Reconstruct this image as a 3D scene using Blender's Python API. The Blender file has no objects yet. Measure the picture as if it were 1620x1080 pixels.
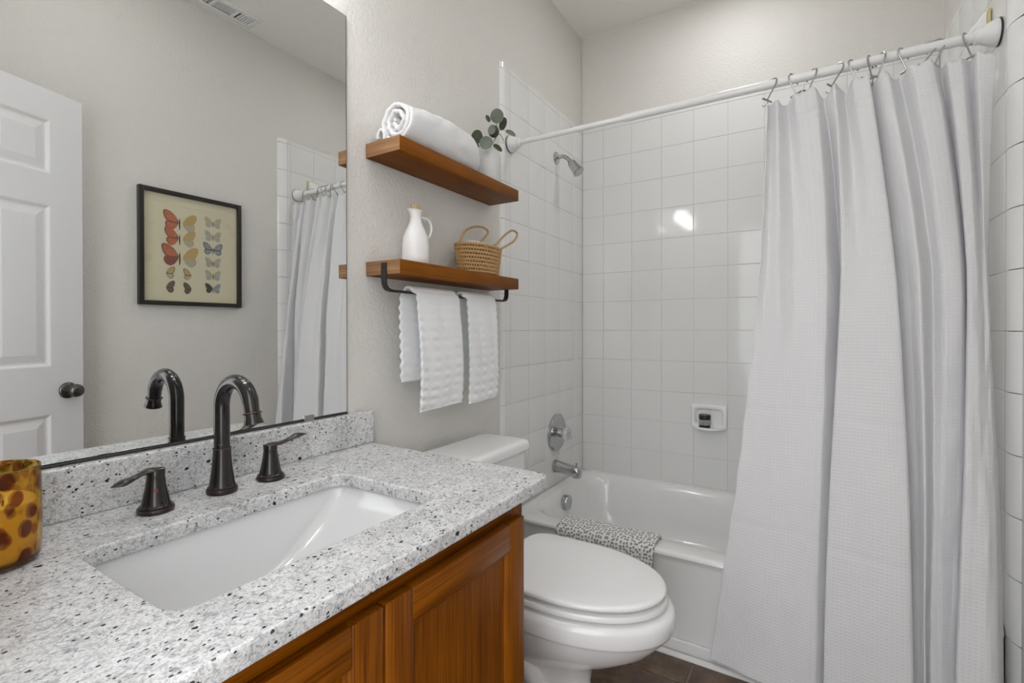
import bpy, bmesh, math, random
from mathutils import Vector, Matrix
import mathutils.noise as mnoise
random.seed(7)
S = bpy.context.scene
COL = S.collection
PI = math.pi

# ------------------------------------------------------------------ camera
cam_d = bpy.data.cameras.new('camera'); cam = bpy.data.objects.new('camera', cam_d); COL.objects.link(cam)
A = Vector((-0.52389493, 0.85177012, -0.00466555)); R = Vector((0.85178149, 0.52389617, -0.00105143)); U = Vector((-0.00154868, 0.00452487, 0.99998856))
CAMP = Vector((1.07395894, -2.48881249, 1.11114176))
FPX = 769.8728
cam.matrix_world = Matrix(((R.x, U.x, -A.x, CAMP.x), (R.y, U.y, -A.y, CAMP.y), (R.z, U.z, -A.z, CAMP.z), (0, 0, 0, 1)))
cam_d.sensor_width = 36.0; cam_d.lens = FPX * 36.0 / 1620.0; cam_d.shift_y = -15.6323 / 1620.0
cam_d.clip_start = 0.01
S.camera = cam

# ------------------------------------------------------------------ light
WORLD_STRENGTH = 3.5
W = bpy.data.worlds.new('world'); S.world = W; W.use_nodes = True
W.node_tree.nodes['Background'].inputs[0].default_value = (0.965, 0.985, 1.0, 1)
W.node_tree.nodes['Background'].inputs[1].default_value = WORLD_STRENGTH
SHADE_EMIT = 16
CEIL_FILL = 10
TUB_FILL = 42
S.view_settings.view_transform = 'Standard'; S.view_settings.look = 'None'
S.view_settings.gamma = 1.0; S.view_settings.use_curve_mapping = False
S.view_settings.exposure = 0.0
S.cycles.use_denoising = True
S.cycles.max_bounces = 12; S.cycles.diffuse_bounces = 8; S.cycles.glossy_bounces = 6; S.cycles.transmission_bounces = 10
S.cycles.sample_clamp_indirect = 6.0

# ------------------------------------------------------------------ helpers: materials
def nt(name):
    m = bpy.data.materials.new(name); m.use_nodes = True
    t = m.node_tree; b = t.nodes['Principled BSDF']
    return m, t, b
def N(t, typ, **kw):
    n = t.nodes.new(typ)
    for k, v in kw.items():
        if k.startswith('i_'):
            n.inputs[k[2:].replace('_', ' ')].default_value = v
        else: setattr(n, k, v)
    return n
def L(t, a, b): t.links.new(a, b)
def coords(t, scale=(1, 1, 1), kind='Object', rot=(0, 0, 0)):
    tc = N(t, 'ShaderNodeTexCoord'); mp = N(t, 'ShaderNodeMapping')
    mp.inputs['Scale'].default_value = scale; mp.inputs['Rotation'].default_value = rot
    L(t, tc.outputs[kind], mp.inputs['Vector']); return mp.outputs['Vector']
def ramp(t, src, stops, interp='LINEAR'):
    r = N(t, 'ShaderNodeValToRGB'); r.color_ramp.interpolation = interp
    e = r.color_ramp.elements
    while len(e) < len(stops): e.new(0.5)
    for i, (p, c) in enumerate(stops):
        e[i].position = p
        e[i].color = c if len(c) == 4 else (*c, 1)
    L(t, src, r.inputs['Fac']); return r.outputs['Color']
def bump(t, b, h, strength=0.3, dist=0.01):
    n = N(t, 'ShaderNodeBump'); n.inputs['Strength'].default_value = strength; n.inputs['Distance'].default_value = dist
    L(t, h, n.inputs['Height']); L(t, n.outputs['Normal'], b.inputs['Normal']); return n
def mixc(t, fac, c1, c2, blend='MIX'):
    m = N(t, 'ShaderNodeMix', data_type='RGBA', blend_type=blend)
    if isinstance(fac, (int, float)): m.inputs[0].default_value = fac
    else: L(t, fac, m.inputs[0])
    for i, c in ((6, c1), (7, c2)):
        if isinstance(c, tuple): m.inputs[i].default_value = c if len(c) == 4 else (*c, 1)
        else: L(t, c, m.inputs[i])
    return m.outputs[2]
def math_n(t, op, a, b=None):
    m = N(t, 'ShaderNodeMath', operation=op)
    for i, v in ((0, a), (1, b)):
        if v is None: continue
        if isinstance(v, (int, float)): m.inputs[i].default_value = v
        else: L(t, v, m.inputs[i])
    return m.outputs[0]
def simple(name, col, rough=0.4, metal=0.0, coat=0.0, spec=0.5, **kw):
    m, t, b = nt(name)
    b.inputs['Base Color'].default_value = (*col, 1); b.inputs['Roughness'].default_value = rough
    b.inputs['Metallic'].default_value = metal; b.inputs['Coat Weight'].default_value = coat
    b.inputs['Specular IOR Level'].default_value = spec
    # a faint procedural unevenness
    n = N(t, 'ShaderNodeTexNoise'); n.inputs['Scale'].default_value = kw.get('ns', 40.0)
    L(t, coords(t), n.inputs['Vector'])
    c = mixc(t, n.outputs['Fac'], tuple(x * kw.get('lo', 0.96) for x in col), tuple(min(1, x * kw.get('hi', 1.03)) for x in col))
    L(t, c, b.inputs['Base Color'])
    if kw.get('bump'):
        bump(t, b, n.outputs['Fac'], kw['bump'], kw.get('bd', 0.002))
    return m

def paint(name, col, strength=0.5, scale=110.0):
    m, t, b = nt(name)
    b.inputs['Base Color'].default_value = (*col, 1); b.inputs['Roughness'].default_value = 0.55
    b.inputs['Specular IOR Level'].default_value = 0.35
    v = coords(t)
    n1 = N(t, 'ShaderNodeTexNoise'); n1.inputs['Scale'].default_value = scale; n1.inputs['Detail'].default_value = 3.0; n1.inputs['Roughness'].default_value = 0.5
    L(t, v, n1.inputs['Vector'])
    h = ramp(t, n1.outputs['Fac'], [(0.38, (0, 0, 0)), (0.62, (1, 1, 1))])
    bump(t, b, h, strength, 0.0022)
    n2 = N(t, 'ShaderNodeTexNoise'); n2.inputs['Scale'].default_value = 2.0
    L(t, v, n2.inputs['Vector'])
    c = mixc(t, n2.outputs['Fac'], tuple(x * 0.98 for x in col), tuple(x * 1.02 for x in col)); L(t, c, b.inputs['Base Color'])
    return m

def granite():
    m, t, b = nt('granite')
    b.inputs['Roughness'].default_value = 0.2; b.inputs['Specular IOR Level'].default_value = 0.3
    v = coords(t, (1.0, 0.78, 1.0), rot=(0, 0, 0.35))
    n1 = N(t, 'ShaderNodeTexNoise'); n1.inputs['Scale'].default_value = 130.0; n1.inputs['Detail'].default_value = 8.0; n1.inputs['Roughness'].default_value = 0.74; n1.inputs['Distortion'].default_value = 0.9
    L(t, v, n1.inputs['Vector'])
    c1 = ramp(t, n1.outputs['Fac'], [(0.30, (0.20, 0.20, 0.205)), (0.41, (0.48, 0.48, 0.485)), (0.50, (0.72, 0.72, 0.72)), (0.60, (0.80, 0.80, 0.80))])
    n2 = N(t, 'ShaderNodeTexNoise'); n2.inputs['Scale'].default_value = 14.0; n2.inputs['Detail'].default_value = 4.0; n2.inputs['Roughness'].default_value = 0.6
    L(t, v, n2.inputs['Vector'])
    cl = ramp(t, n2.outputs['Fac'], [(0.38, (0.45, 0.45, 0.455)), (0.56, (0.95, 0.95, 0.95))])
    c2 = mixc(t, 0.30, c1, cl, 'MULTIPLY')
    ng = N(t, 'ShaderNodeTexNoise'); ng.inputs['Scale'].default_value = 420.0; ng.inputs['Detail'].default_value = 3.0
    L(t, v, ng.inputs['Vector'])
    gr = ramp(t, ng.outputs['Fac'], [(0.34, (0.45, 0.45, 0.455)), (0.52, (1, 1, 1))])
    c2 = mixc(t, 0.6, c2, gr, 'MULTIPLY')
    # black mineral specks, gathered in drifts
    def specks(scale, keep, size, seedoff):
        nd = N(t, 'ShaderNodeTexNoise'); nd.inputs['Scale'].default_value = scale * 2.2; nd.inputs['Detail'].default_value = 2.0
        L(t, v, nd.inputs['Vector'])
        add = N(t, 'ShaderNodeVectorMath', operation='SCALE'); add.inputs[3].default_value = 0.6 / scale
        L(t, nd.outputs['Color'], add.inputs[0])
        ad2 = N(t, 'ShaderNodeVectorMath', operation='ADD'); L(t, v, ad2.inputs[0]); L(t, add.outputs[0], ad2.inputs[1])
        ad3 = N(t, 'ShaderNodeVectorMath', operation='ADD'); L(t, ad2.outputs[0], ad3.inputs[0]); ad3.inputs[1].default_value = (seedoff, seedoff * 1.7, 0.3)
        vo = N(t, 'ShaderNodeTexVoronoi'); vo.inputs['Scale'].default_value = scale
        L(t, ad3.outputs[0], vo.inputs['Vector'])
        sep = N(t, 'ShaderNodeSeparateColor'); L(t, vo.outputs['Color'], sep.inputs[0])
        dr = N(t, 'ShaderNodeTexNoise'); dr.inputs['Scale'].default_value = 9.0; L(t, v, dr.inputs['Vector'])
        thr = math_n(t, 'MULTIPLY', dr.outputs['Fac'], keep * 2.0)
        k = math_n(t, 'LESS_THAN', sep.outputs[0], thr)
        sz = math_n(t, 'MULTIPLY', sep.outputs[1], size)
        d = math_n(t, 'LESS_THAN', vo.outputs['Distance'], sz)
        return math_n(t, 'MULTIPLY', k, d)
    s1 = specks(105.0, 0.065, 0.44, 0.0); s2 = specks(230.0, 0.20, 0.50, 3.1)
    c3 = mixc(t, s1, c2, (0.025, 0.024, 0.026)); c4 = mixc(t, s2, c3, (0.06, 0.058, 0.06))
    L(t, c4, b.inputs['Base Color'])
    bump(t, b, n1.outputs['Fac'], 0.03, 0.001)
    return m

def wood(name, c_dark, c_mid, c_light, axis='Z', scale=1.0, rough=0.32, knots=False, pores=0.5, coat=0.25):
    m, t, b = nt(name)
    sc = {'X': (1.6, 30, 30), 'Y': (30, 1.6, 30), 'Z': (30, 30, 1.6)}[axis]
    v = coords(t, tuple(s * scale for s in sc))
    n0 = N(t, 'ShaderNodeTexNoise'); n0.inputs['Scale'].default_value = 1.0; n0.inputs['Detail'].default_value = 3.0; n0.inputs['Distortion'].default_value = 1.2
    L(t, v, n0.inputs['Vector'])
    c = ramp(t, n0.outputs['Fac'], [(0.22, c_dark), (0.48, c_mid), (0.78, c_light)])
    fine = {'X': (5, 380, 380), 'Y': (380, 5, 380), 'Z': (380, 380, 5)}[axis]
    v2 = coords(t, tuple(s * scale for s in fine))
    n1 = N(t, 'ShaderNodeTexNoise'); n1.inputs['Scale'].default_value = 1.0; n1.inputs['Detail'].default_value = 2.0
    L(t, v2, n1.inputs['Vector'])
    pr = ramp(t, n1.outputs['Fac'], [(0.34, (0.42, 0.36, 0.33)), (0.54, (1, 1, 1))])
    c = mixc(t, pores, c, pr, 'MULTIPLY')
    v3 = coords(t, (3.1, 3.1, 3.1))
    n3 = N(t, 'ShaderNodeTexNoise'); n3.inputs['Scale'].default_value = 2.2; n3.inputs['Detail'].default_value = 2.0
    L(t, v3, n3.inputs['Vector'])
    bl = ramp(t, n3.outputs['Fac'], [(0.35, (0.72, 0.68, 0.66)), (0.6, (1, 1, 1))])
    c = mixc(t, 0.6, c, bl, 'MULTIPLY')
    if knots:
        v4 = coords(t, (5.0, 3.2, 5.0))
        vo = N(t, 'ShaderNodeTexVoronoi'); vo.inputs['Scale'].default_value = 1.55; L(t, v4, vo.inputs['Vector'])
        k = ramp(t, vo.outputs['Distance'], [(0.03, (0.10, 0.05, 0.03)), (0.06, (0.35, 0.25, 0.18)), (0.10, (1, 1, 1))])
        c = mixc(t, 0.9, c, k, 'MULTIPLY')
    L(t, c, b.inputs['Base Color']); b.inputs['Roughness'].default_value = rough
    b.inputs['Coat Weight'].default_value = coat * 0.2; b.inputs['Coat Roughness'].default_value = 0.25; b.inputs['Specular IOR Level'].default_value = 0.15
    bump(t, b, n1.outputs['Fac'], 0.12, 0.001)
    return m

def fabric_waffle():
    m, t, b = nt('waffle_cloth')
    tc = N(t, 'ShaderNodeTexCoord'); sp = N(t, 'ShaderNodeSeparateXYZ'); L(t, tc.outputs['UV'], sp.inputs[0])
    k = 2 * PI / 0.0092
    su = math_n(t, 'SINE', math_n(t, 'MULTIPLY', sp.outputs[0], k)); sv = math_n(t, 'SINE', math_n(t, 'MULTIPLY', sp.outputs[1], k))
    mx = math_n(t, 'MAXIMUM', su, sv)
    bn = bump(t, b, mx, 0.32, 0.0009)
    n = N(t, 'ShaderNodeTexNoise'); n.inputs['Scale'].default_value = 400.0; L(t, tc.outputs['Object'], n.inputs['Vector'])
    c = mixc(t, n.outputs['Fac'], (0.81, 0.81, 0.825), (0.89, 0.89, 0.905)); 
    c = mixc(t, math_n(t, 'MULTIPLY', math_n(t, 'ADD', mx, 1.0), 0.5), mixc(t, 1.0, c, (0.95, 0.95, 0.95), 'MULTIPLY'), c)
    L(t, c, b.inputs['Base Color']); b.inputs['Roughness'].default_value = 0.85; b.inputs['Specular IOR Level'].default_value = 0.15
    tr = N(t, 'ShaderNodeBsdfTranslucent'); tr.inputs[0].default_value = (0.85, 0.85, 0.86, 1); L(t, bn.outputs[0], tr.inputs['Normal'])
    mx2 = N(t, 'ShaderNodeMixShader'); mx2.inputs[0].default_value = 0.18
    L(t, b.outputs[0], mx2.inputs[1]); L(t, tr.outputs[0], mx2.inputs[2]); L(t, mx2.outputs[0], t.nodes['Material Output'].inputs['Surface'])
    return m

def terry(name='terry', col=(0.87, 0.87, 0.88), scale=420.0, st=0.9):
    m, t, b = nt(name)
    n = N(t, 'ShaderNodeTexNoise'); n.inputs['Scale'].default_value = scale; n.inputs['Detail'].default_value = 3.0
    L(t, coords(t), n.inputs['Vector'])
    bump(t, b, n.outputs['Fac'], st, 0.0025)
    c = mixc(t, n.outputs['Fac'], tuple(x * 0.92 for x in col), tuple(min(1, x * 1.05) for x in col)); L(t, c, b.inputs['Base Color'])
    b.inputs['Roughness'].default_value = 0.95; b.inputs['Specular IOR Level'].default_value = 0.05
    b.inputs['Sheen Weight'].default_value = 0.3
    return m

def dots():
    m, t, b = nt('dotted_cotton')
    tc = N(t, 'ShaderNodeTexCoord')
    vo = N(t, 'ShaderNodeTexVoronoi', voronoi_dimensions='2D'); vo.inputs['Scale'].default_value = 88.0; vo.inputs['Randomness'].default_value = 0.62
    L(t, tc.outputs['UV'], vo.inputs['Vector'])
    f = ramp(t, vo.outputs['Distance'], [(0.31, (1, 1, 1)), (0.37, (0, 0, 0))])
    c = mixc(t, f, (0.76, 0.75, 0.73), (0.27, 0.265, 0.26)); L(t, c, b.inputs['Base Color'])
    b.inputs['Roughness'].default_value = 0.9; b.inputs['Specular IOR Level'].default_value = 0.1
    n = N(t, 'ShaderNodeTexNoise'); n.inputs['Scale'].default_value = 500.0; L(t, tc.outputs['Object'], n.inputs['Vector'])
    bump(t, b, n.outputs['Fac'], 0.4, 0.001)
    return m

def floor_mat():
    m, t, b = nt('slate_tile')
    v = coords(t)
    n = N(t, 'ShaderNodeTexNoise'); n.inputs['Scale'].default_value = 16.0; n.inputs['Detail'].default_value = 7.0; n.inputs['Roughness'].default_value = 0.65
    L(t, v, n.inputs['Vector'])
    c = ramp(t, n.outputs['Fac'], [(0.3, (0.060, 0.036, 0.024)), (0.5, (0.125, 0.078, 0.050)), (0.7, (0.20, 0.135, 0.09))])
    L(t, c, b.inputs['Base Color']); b.inputs['Roughness'].default_value = 0.4
    bump(t, b, n.outputs['Fac'], 0.35, 0.003)
    return m

def amber_glass():
    m, t, b = nt('amber_tortoise_glass')
    v = coords(t, (1.0, 1.0, 0.72))
    n = N(t, 'ShaderNodeTexNoise'); n.inputs['Scale'].default_value = 30.0; L(t, v, n.inputs['Vector'])
    sc = N(t, 'ShaderNodeVectorMath', operation='SCALE'); sc.inputs[3].default_value = 0.008; L(t, n.outputs['Color'], sc.inputs[0])
    ad = N(t, 'ShaderNodeVectorMath', operation='ADD'); L(t, v, ad.inputs[0]); L(t, sc.outputs[0], ad.inputs[1])
    vo = N(t, 'ShaderNodeTexVoronoi'); vo.inputs['Scale'].default_value = 58.0; vo.inputs['Randomness'].default_value = 0.8; L(t, ad.outputs[0], vo.inputs['Vector'])
    f = ramp(t, vo.outputs['Distance'], [(0.43, (1, 1, 1)), (0.52, (0, 0, 0))])
    tcz = N(t, 'ShaderNodeTexCoord'); sz_ = N(t, 'ShaderNodeSeparateXYZ'); L(t, tcz.outputs['Object'], sz_.inputs[0])
    base = math_n(t, 'LESS_THAN', sz_.outputs[2], 0.011)       # the thick foot of the glass is dark brown
    c = mixc(t, f, (0.93, 0.62, 0.10), (0.36, 0.11, 0.018)); c = mixc(t, base, c, (0.16, 0.06, 0.02))
    L(t, c, b.inputs['Base Color'])
    b.inputs['Roughness'].default_value = 0.04; b.inputs['IOR'].default_value = 1.3; b.inputs['Transmission Weight'].default_value = 0.92
    return m

def emission(name, col, st):
    m, t, b = nt(name)
    b.inputs['Base Color'].default_value = (*col, 1); b.inputs['Emission Color'].default_value = (*col, 1); b.inputs['Emission Strength'].default_value = st
    b.inputs['Roughness'].default_value = 0.3
    return m

M = {}
WALLC = (0.70, 0.683, 0.648)
M['paint'] = paint('wall_paint', WALLC, 0.42)
M['ceil'] = paint('ceiling_paint', (0.86, 0.842, 0.81), 0.25, 70)
M['tile'] = simple('glazed_tile', (0.765, 0.765, 0.755), 0.07, spec=0.5, lo=0.985, hi=1.01, ns=3.0)
M['bullnose'] = simple('edge_trim_lit_glaze', (0.86, 0.86, 0.855), 0.1, lo=0.985, hi=1.0, ns=3.0)  # trim colour brightened to stand for reflections along its curve
M['grout'] = simple('tile_grout', (0.60, 0.595, 0.58), 0.8)
M['porcelain'] = simple('white_porcelain', (0.86, 0.86, 0.865), 0.08, coat=0.3, lo=0.99, hi=1.0)
M['sinkwhite'] = simple('sink_glaze', (0.76, 0.76, 0.765), 0.1, coat=0.3, lo=0.99, hi=1.0)
M['tubwhite'] = simple('tub_enamel', (0.82, 0.82, 0.815), 0.12, coat=0.3, lo=0.99, hi=1.0)
M['plastic'] = simple('white_plastic', (0.87, 0.87, 0.87), 0.14, lo=0.99, hi=1.0)
M['rodwhite'] = simple('white_enamel', (0.82, 0.82, 0.82), 0.22, lo=0.98, hi=1.0)
M['doorwhite'] = simple('white_door_paint', (0.80, 0.80, 0.81), 0.38, lo=0.985, hi=1.0, bump=0.05)
M['caulk'] = simple('white_caulk', (0.78, 0.77, 0.75), 0.5)
M['granite'] = granite()
OD, OM, OL = (0.18, 0.048, 0.001), (0.225, 0.064, 0.0015), (0.285, 0.088, 0.003)
M['oak_v'] = wood('oak_upright', OD, OM, OL, 'Z', pores=0.8)
M['oak_h'] = wood('oak_level', OD, OM, OL, 'Y', pores=0.8)
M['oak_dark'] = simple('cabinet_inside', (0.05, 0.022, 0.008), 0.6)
M['pine'] = wood('stained_pine', (0.12, 0.035, 0.0015), (0.185, 0.056, 0.002), (0.25, 0.082, 0.004), 'Y', scale=0.8, rough=0.5, knots=True, pores=0.35, coat=0.0)
M['endgrain'] = wood('sawn_end', (0.20, 0.10, 0.045), (0.36, 0.20, 0.10), (0.48, 0.29, 0.16), 'X', scale=0.9, rough=0.75, pores=0.4, coat=0.0)
M['bronze'] = simple('oiled_bronze', (0.018, 0.015, 0.014), 0.22, metal=0.35, coat=0.4, lo=0.8, hi=1.3)
M['copper'] = simple('rubbed_copper_edge', (0.13, 0.062, 0.042), 0.35, metal=0.7)
M['iron'] = simple('black_iron', (0.028, 0.025, 0.024), 0.55, metal=0.3, bump=0.3, lo=0.7, hi=1.4)
M['chrome'] = simple('satin_chrome', (0.52, 0.52, 0.53), 0.16, metal=1.0)
M['steel'] = simple('dull_steel', (0.40, 0.40, 0.39), 0.3, metal=1.0)
M['pewter'] = simple('pewter', (0.12, 0.115, 0.11), 0.25, metal=0.9)
M['mirror'] = simple('mirror_silver', (0.80, 0.81, 0.805), 0.0, metal=1.0, lo=1.0, hi=1.0)
M['mirror_edge'] = simple('mirror_edge', (0.03, 0.032, 0.03), 0.4)
M['waffle'] = fabric_waffle()
M['terry'] = terry()
M['gauze'] = terry('gauze_towel', (0.86, 0.865, 0.875), 600.0, 0.5)
M['dots'] = dots()
M['floor'] = floor_mat()
M['fgrout'] = simple('floor_grout', (0.20, 0.165, 0.135), 0.85, bump=0.3)
M['hall_carpet'] = simple('hall_carpet', (0.28, 0.25, 0.21), 0.95, bump=0.5, ns=300)
M['ceramic'] = simple('matt_white_ceramic', (0.80, 0.79, 0.785), 0.38, bump=0.12, ns=60)
M['vase'] = simple('stone_vase', (0.62, 0.62, 0.612), 0.75, bump=0.2, ns=90, lo=0.92, hi=1.05)
M['cork'] = simple('cork', (0.50, 0.37, 0.22), 0.9, bump=0.5, ns=160, lo=0.7, hi=1.15)
M['rattan'] = simple('rattan', (0.48, 0.29, 0.12), 0.6, bump=0.4, ns=220, lo=0.62, hi=1.3)
M['rattan_gap_shade'] = simple('basket_gap_shade', (0.07, 0.035, 0.012), 0.9)
M['leaf_pale'] = simple('eucalyptus_pale', (0.155, 0.185, 0.145), 0.6, ns=25, lo=0.85, hi=1.12)
M['leaf_dark'] = simple('eucalyptus_dark', (0.034, 0.042, 0.014), 0.5, ns=25, lo=0.8, hi=1.2)
M['stem'] = simple('leaf_stem', (0.16, 0.17, 0.10), 0.6)
M['amber'] = amber_glass()
M['wax'] = simple('candle_wax', (0.88, 0.80, 0.60), 0.5)
M['black'] = simple('black_paint', (0.012, 0.011, 0.011), 0.35)
M['frame'] = simple('black_frame', (0.018, 0.015, 0.013), 0.35)
M['paper'] = simple('aged_paper', (0.66, 0.61, 0.43), 0.7, ns=8, lo=0.96, hi=1.03)
M['label'] = simple('grey_label', (0.36, 0.36, 0.35), 0.6)
M['ink'] = simple('label_ink', (0.06, 0.06, 0.06), 0.6)
M['faint_ink'] = simple('faded_ink', (0.50, 0.46, 0.33), 0.7)
M['red'] = simple('red_mark', (0.55, 0.01, 0.015), 0.4)
M['mark'] = simple('faint_mark', (0.10, 0.095, 0.10), 0.3)
M['adhesive'] = simple('aged_adhesive', (0.62, 0.55, 0.28), 0.7)
M['vent_shade'] = simple('vent_gap_shade', (0.025, 0.023, 0.02), 0.9)
M['shade'] = emission('frosted_shade', (0.985, 0.99, 1.0), SHADE_EMIT)
M['lens'] = emission('tub_fill_lens', (0.985, 0.99, 1.0), TUB_FILL)
M['fill_dome'] = emission('ceiling_fill_dome', (0.985, 0.99, 1.0), CEIL_FILL)
M['wing_or'] = simple('wing_orange', (0.52, 0.14, 0.045), 0.7, ns=120, lo=0.6, hi=1.2)
M['wing_rust'] = simple('wing_rust', (0.24, 0.06, 0.03), 0.7, ns=120, lo=0.6, hi=1.3)
M['wing_ochre'] = simple('wing_ochre', (0.52, 0.36, 0.12), 0.7, ns=150, lo=0.75, hi=1.15)
M['wing_ash'] = simple('wing_ash', (0.42, 0.41, 0.34), 0.7, ns=120, lo=0.8, hi=1.15)
M['wing_fawn'] = simple('wing_fawn', (0.46, 0.42, 0.28), 0.7, ns=120, lo=0.75, hi=1.15)
M['wing_blue'] = simple('wing_bluegrey', (0.27, 0.28, 0.32), 0.7, ns=120, lo=0.8, hi=1.15)
M['wing_brown'] = simple('wing_brown', (0.14, 0.075, 0.045), 0.7, ns=150, lo=0.6, hi=1.4)
M['wing_dark'] = simple('wing_margin', (0.045, 0.03, 0.025), 0.7)

mg, t, b = nt('picture_glass')
tr = N(t, 'ShaderNodeBsdfTransparent'); gl = N(t, 'ShaderNodeBsdfGlossy'); gl.inputs['Roughness'].default_value = 0.02
mx = N(t, 'ShaderNodeMixShader'); mx.inputs[0].default_value = 0.05
L(t, tr.outputs[0], mx.inputs[1]); L(t, gl.outputs[0], mx.inputs[2]); L(t, mx.outputs[0], t.nodes['Material Output'].inputs['Surface'])
M['glass'] = mg
mc, t, b = nt('clear_acrylic'); b.inputs['Base Color'].default_value = (0.95, 0.95, 0.95, 1); b.inputs['Roughness'].default_value = 0.1
b.inputs['Transmission Weight'].default_value = 0.7; b.inputs['IOR'].default_value = 1.45
M['acrylic'] = mc

# ------------------------------------------------------------------ helpers: mesh
class MB:
    def __init__(s): s.v = []; s.f = []; s.m = []; s.uv = None; s.mi = 0
    def add(s, verts, faces):
        o = len(s.v); s.v += [Vector(p) for p in verts]
        for f in faces: s.f.append([i + o for i in f]); s.m.append(s.mi)
        return o
    def box(s, x0, x1, y0, y1, z0, z1):
        s.add([(x0, y0, z0), (x1, y0, z0), (x1, y1, z0), (x0, y1, z0), (x0, y0, z1), (x1, y0, z1), (x1, y1, z1), (x0, y1, z1)],
              [(0, 3, 2, 1), (4, 5, 6, 7), (0, 1, 5, 4), (1, 2, 6, 5), (2, 3, 7, 6), (3, 0, 4, 7)])
    def loft(s, loops, cap0=True, cap1=True, closed=True):
        n = len(loops[0]); o = len(s.v)
        for lp in loops: s.v += [Vector(p) for p in lp]
        for i in range(len(loops) - 1):
            for j in range(n if closed else n - 1):
                a = o + i * n + j; b2 = o + i * n + (j + 1) % n
                s.f.append([a, b2, b2 + n, a + n]); s.m.append(s.mi)
        if cap0: s.f.append([o + j for j in range(n)][::-1]); s.m.append(s.mi)
        if cap1: s.f.append([o + (len(loops) - 1) * n + j for j in range(n)]); s.m.append(s.mi)
    def tube(s, path, rad, n=12, cap=True, squash=None):
        path = [Vector(p) for p in path]
        if not isinstance(rad, (list, tuple)): rad = [rad] * len(path)
        loops = []; prev = None
        for i, p in enumerate(path):
            d = (path[min(i + 1, len(path) - 1)] - path[max(i - 1, 0)]).normalized()
            if prev is None:
                ref = Vector((0, 0, 1)) if abs(d.z) < 0.9 else Vector((1, 0, 0))
                x = d.cross(ref).normalized()
            else:
                x = (prev - d * prev.dot(d)).normalized()
            prev = x; y = d.cross(x)
            sx, sy = (1, 1) if squash is None else squash
            loops.append([p + x * (math.cos(2 * PI * k / n) * rad[i] * sx) + y * (math.sin(2 * PI * k / n) * rad[i] * sy) for k in range(n)])
        s.loft(loops, cap, cap)
    def lathe(s, prof, c=(0, 0, 0), axis='Z', n=32, cap0=True, cap1=True):
        c = Vector(c)
        def pt(r, h, a):
            ca, sa = math.cos(a) * r, math.sin(a) * r
            if axis == 'Z': return c + Vector((ca, sa, h))
            if axis == 'X': return c + Vector((h, ca, sa))
            if axis == '-X': return c + Vector((-h, sa, ca))
            if axis == 'Y': return c + Vector((sa, h, ca))
            if axis == '-Y': return c + Vector((ca, -h, sa))
        s.loft([[pt(max(r, 1e-5), h, 2 * PI * k / n) for k in range(n)] for r, h in prof], cap0, cap1)
    def grid(s, P, closed_u=False):
        nu, nv = len(P), len(P[0]); o = len(s.v)
        for row in P: s.v += [Vector(p) for p in row]
        for i in range(nu - 1):
            for j in range(nv - 1):
                s.f.append([o + i * nv + j, o + (i + 1) * nv + j, o + (i + 1) * nv + j + 1, o + i * nv + j + 1]); s.m.append(s.mi)
        return o
    def disc(s, c, x, y, n=16):
        c = Vector(c); x = Vector(x); y = Vector(y)
        s.add([c + x * math.cos(2 * PI * k / n) + y * math.sin(2 * PI * k / n) for k in range(n)], [tuple(range(n))])

WORLD = {}
def tag(o, label=None, cat=None, group=None, kind=None):
    if label: o['label'] = label
    if cat: o['category'] = cat
    if group: o['group'] = group
    if kind: o['kind'] = kind
    return o
def empty(name, loc, rz=0.0, label=None, cat=None, group=None, kind=None):
    o = bpy.data.objects.new(name, None); COL.objects.link(o); o.empty_display_size = 0.05
    o.location = loc; o.rotation_euler = (0, 0, rz); WORLD[o.name] = Vector(loc)
    return tag(o, label, cat, group, kind)
def obj(name, mb, mats, parent=None, smooth=True, local=False, bevel=0.0, bseg=2, subsurf=0, auto=40, loc=None, solid=0.0, recalc=True):
    me = bpy.data.meshes.new(name)
    if not isinstance(mats, (list, tuple)): mats = [mats]
    base = Vector((0, 0, 0))
    if not local:
        if parent is not None: base = WORLD[parent.name]
        if loc is not None: org = Vector(loc)
        elif parent is None:
            xs = [p.x for p in mb.v]; ys = [p.y for p in mb.v]; zs = [p.z for p in mb.v]
            org = Vector(((min(xs) + max(xs)) / 2, (min(ys) + max(ys)) / 2, min(zs)))
        else: org = base
    else: org = Vector((0, 0, 0)) if loc is None else Vector(loc)
    me.from_pydata([tuple(p - org) for p in mb.v], [], mb.f)
    for m in mats: me.materials.append(M[m] if isinstance(m, str) else m)
    for p, i in zip(me.polygons, mb.m): p.material_index = i; p.use_smooth = smooth
    if mb.uv:
        ul = me.uv_layers.new(name='UVMap')
        for lp in me.loops: ul.data[lp.index].uv = mb.uv[lp.vertex_index]
    if recalc:
        bm = bmesh.new(); bm.from_mesh(me); bmesh.ops.recalc_face_normals(bm, faces=bm.faces); bm.to_mesh(me); bm.free()
    if smooth and auto:
        me.set_sharp_from_angle(angle=math.radians(auto))
    o = bpy.data.objects.new(name, me); COL.objects.link(o)
    o.parent = parent; o.location = org - base if not local else org
    WORLD[o.name] = org if not local else org + (WORLD[parent.name] if parent else Vector((0, 0, 0)))
    if bevel:
        md = o.modifiers.new('bevel', 'BEVEL'); md.width = bevel; md.segments = bseg; md.limit_method = 'ANGLE'; md.angle_limit = math.radians(40)
        for p in me.polygons: p.use_smooth = True
        md.harden_normals = False
    if solid:
        md = o.modifiers.new('thickness', 'SOLIDIFY'); md.thickness = abs(solid); md.offset = 0.0 if solid > 0 else -1.0
    if subsurf:
        md = o.modifiers.new('subdivision', 'SUBSURF'); md.levels = subsurf; md.render_levels = subsurf
    return o
def B(*a):
    m = MB(); m.box(*a); return m
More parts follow.
